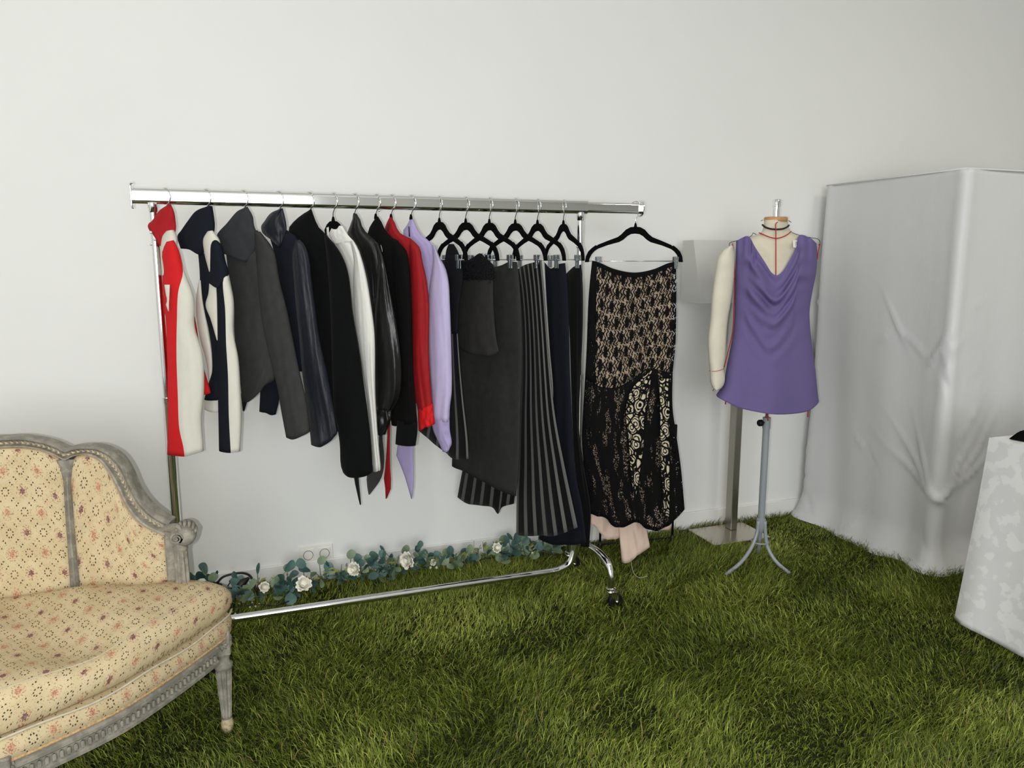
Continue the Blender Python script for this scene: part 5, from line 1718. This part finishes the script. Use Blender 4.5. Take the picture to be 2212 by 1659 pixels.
for sg in (1, -1):
    mx = lambda p: np.array([SC + sg * (p[0] - SC), p[1], p[2]])
    # mullion
    a, b_, c_ = bs(146, 990), bs(151, 1080), bs(167, 1285)
    m = MB()
    P = spline([mx(a), mx(b_), mx(c_)], 20)
    V, Fc = [], []
    wd = np.interp(np.linspace(0, 1, 20), [0, .06, .16, 1], [.030, .016, .0095, .013])
    for i, p in enumerate(P):
        nn = bs.normal(p)
        tx = np.array([-nn[1], nn[0], 0])
        for o_, d_ in ((-1, -.02), (-1, .012), (-.6, .019), (-.2, .014), (.2, .014), (.6, .019), (1, .012), (1, -.02)):
            V.append(p + tx * o_ * wd[i] + nn * d_)
    for i in range(19):
        for j in range(8): Fc.append((i * 8 + j, i * 8 + (j + 1) % 8, (i + 1) * 8 + (j + 1) % 8, (i + 1) * 8 + j))
    Fc += [tuple(range(8)), tuple(reversed(range(152, 160)))]
    o = mesh_obj('mullion', V, Fc, M['paint'], sofa); o.data.set_sharp_from_angle(angle=math.radians(40))
    # stile at the arm end
    m = MB(); p = mx((bs(361, 1150) + bs(372, 1285)) / 2 + np.array([.010, .0, 0]))
    m.box((p[0], p[1] - .002, .50), (.036, .036, .26), bevel=.004)
    m.build('stile', M['paint'], sofa, smooth=False)
    # fluted baluster
    p = mx(at_y(394, 1240, 2.295))
    m = MB(); m.lathe((p[0], 2.295, .40), [(.019, 0, 1), (.0205, .02, 1), (.021, .10, 1), (.0195, .165, 1), (.0185, .170, 0), (.0205, .174, 0), (.0205, .181, 0), (.017, .184, 0), (.017, .198, 0), (.022, .205, 0), (.022, .212, 0)], 40, 8, .006)
    m.build('baluster', M['paint'], sofa, sharp=50)
    # scrolled arm end
    q = mx(at_y(401, 1151, 2.30))
    m = MB()
    m.lathe((q[0], 2.30, q[2]), [(.003, -.045), (.020, -.045), (.027, -.036), (.030, -.015), (.030, .03), (.026, .05), (.003, .052)], 26, 13, .003, axis='y')
    for k_ in range(7):
        a = .3 + k_ * .42
        m.tube(spline([(q[0] + sg * .029 * math.cos(a), 2.27 + .06 * t, q[2] + .029 * math.sin(a) + .004 * math.sin(t * 3)) for t in (0, .35, .7, 1)], 8), [.002, .005, .006, .006, .005, .004, .003, .001], 6)
    m.build('arm_scroll', M['paint'], sofa)
    v = mx(at_y(381, 1164, 2.255))
    m = MB()
    m.lathe((v[0], 2.255, v[2]), [(.003, 0), (.017, 0), (.019, .004), (.019, .05), (.003, .05)], 24, axis='y')
    sp = [(v[0] + sg * r_ * math.cos(t), 2.253, v[2] + r_ * math.sin(t)) for t, r_ in zip(np.linspace(0, 4.2 * PI, 44), np.linspace(.0165, .002, 44))]
    m.tube(sp, .0026, 6)
    m.tube(spline([mx(bs(360, 1136)) + np.array([0, -.02, 0]), mx(bs(372, 1136)) + np.array([0, -.03, .004]), (v[0] + sg * .006, 2.27, v[2] + .03), (v[0] + sg * .017, 2.262, v[2] + .012)], 14), [.012, .013, .013, .013, .012, .012, .011, .010, .009, .008, .006, .005, .004, .003], 8)
    m.build('volute', M['paint'], sofa, sharp=60)
    # legs
    for lx, ly in ((-.098, 2.248), (-.545, 1.80)):
        X = SC + sg * (lx - SC)
        m = MB(); m.box((X, ly, .292), (.046, .046, .076), bevel=.003)
        blk = m.build('leg_block', M['paint'], sofa, smooth=False)
        m = MB()
        for fx, fy, ax in ((0, -.0235, 'y'), (sg * .0235, 0, 'x')):
            for a in np.arange(0, 2 * PI, PI / 4):
                cx_ = (X + fx + (math.cos(a) * .010 if ax == 'y' else 0), ly + fy + (math.cos(a) * .010 if ax == 'x' else 0), .292 + math.sin(a) * .010)
                tip = (X + fx + (math.cos(a) * .018 if ax == 'y' else 0), ly + fy + (math.cos(a) * .018 if ax == 'x' else 0), .292 + math.sin(a) * .020)
                m.tube([(X + fx, ly + fy, .292), cx_, tip], [.003, .005, .001], 6)
        m.build('rosette', M['paint'], blk)
        m = MB()
        m.lathe((X, ly, 0), [(.004, .0), (.012, .003), (.0165, .018), (.0175, .032), (.014, .046), (.0125, .049), (.0145, .053, 0), (.0148, .056, 1), (.0225, .19, 1), (.0235, .205, 1), (.0235, .208, 0), (.026, .214, 0), (.026, .221, 0), (.0185, .227, 0), (.0175, .240, 0), (.022, .252, 0), (.022, .258, 0)], 48, 12, .0055)
        m.build('leg', M['paint'], sofa, sharp=55)
        m = MB()
        m.lathe((X, ly, 0), [(.004, -.0005), (.0125, .0025), (.0172, .018), (.0182, .032), (.0145, .046), (.004, .047)], 24)
        m.build('foot_cap', M['gilt'], sofa, sharp=60)
    # side panel
    if sg == 1:
        Tt = [(153, 1012), (158, 997), (176, 984), (202, 984), (222, 995), (242, 1023), (261, 1059), (279, 1096), (302, 1125), (331, 1143), (359, 1154)]
        pan = ([(153, 1012), (155, 1060), (160, 1150), (172, 1295)], [(359, 1154), (363, 1200), (371, 1295)], Tt)
        Wp = [W2(c) for c in pan]
        side_w = Wp
    Lw, Rw, Tw = [np.array(c) for c in side_w]
    if sg == -1:
        f = lambda A: np.c_[2 * SC - A[:, 0], A[:, 1]]
        Lw, Rw, Tw = f(Rw), f(Lw), f(Tw)[::-1]
    ws = World(lambda x: fyb(x))
    cloth('back_panel', M['floral'], ws, Lw, Rw, T=Tw, t=.022, power=.35, nu=26, nv=22, parent=sofa, back=.3)
    edge = np.vstack([spline(Lw, 24)[::-1], spline(Tw, 50)[1:], spline(Rw, 20)[1:]])
    m = MB(); m.tube([np.array([x, fyb(x), z]) + bs.normal((x, 0, 0)) * .008 for x, z in edge], .0042, 6); m.build('braid_trim', M['braid'], sofa)
# centre panel
Rp = W2([(141, 1012), (146, 1060), (152, 1150), (163, 1295)])
Tp = W2([(0, 967), (52, 966), (97, 973), (121, 985), (135, 999), (141, 1012)])
Tm = np.vstack([np.c_[2 * SC - Tp[::-1, 0], Tp[::-1, 1]], Tp])
Lp = np.c_[2 * SC - Rp[:, 0], Rp[:, 1]]
cloth('back_panel', M['floral'], World(fyb), Lp, Rp, T=Tm, t=.024, power=.35, nu=34, nv=22, parent=sofa, back=.3)
edge = np.vstack([spline(Lp, 24)[::-1], spline(Tm, 60)[1:], spline(Rp, 24)[1:]])
m = MB(); m.tube([np.array([x, fyb(x), z]) + bs.normal((x, 0, 0)) * .008 for x, z in edge], .0042, 6); m.build('braid_trim', M['braid'], sofa)
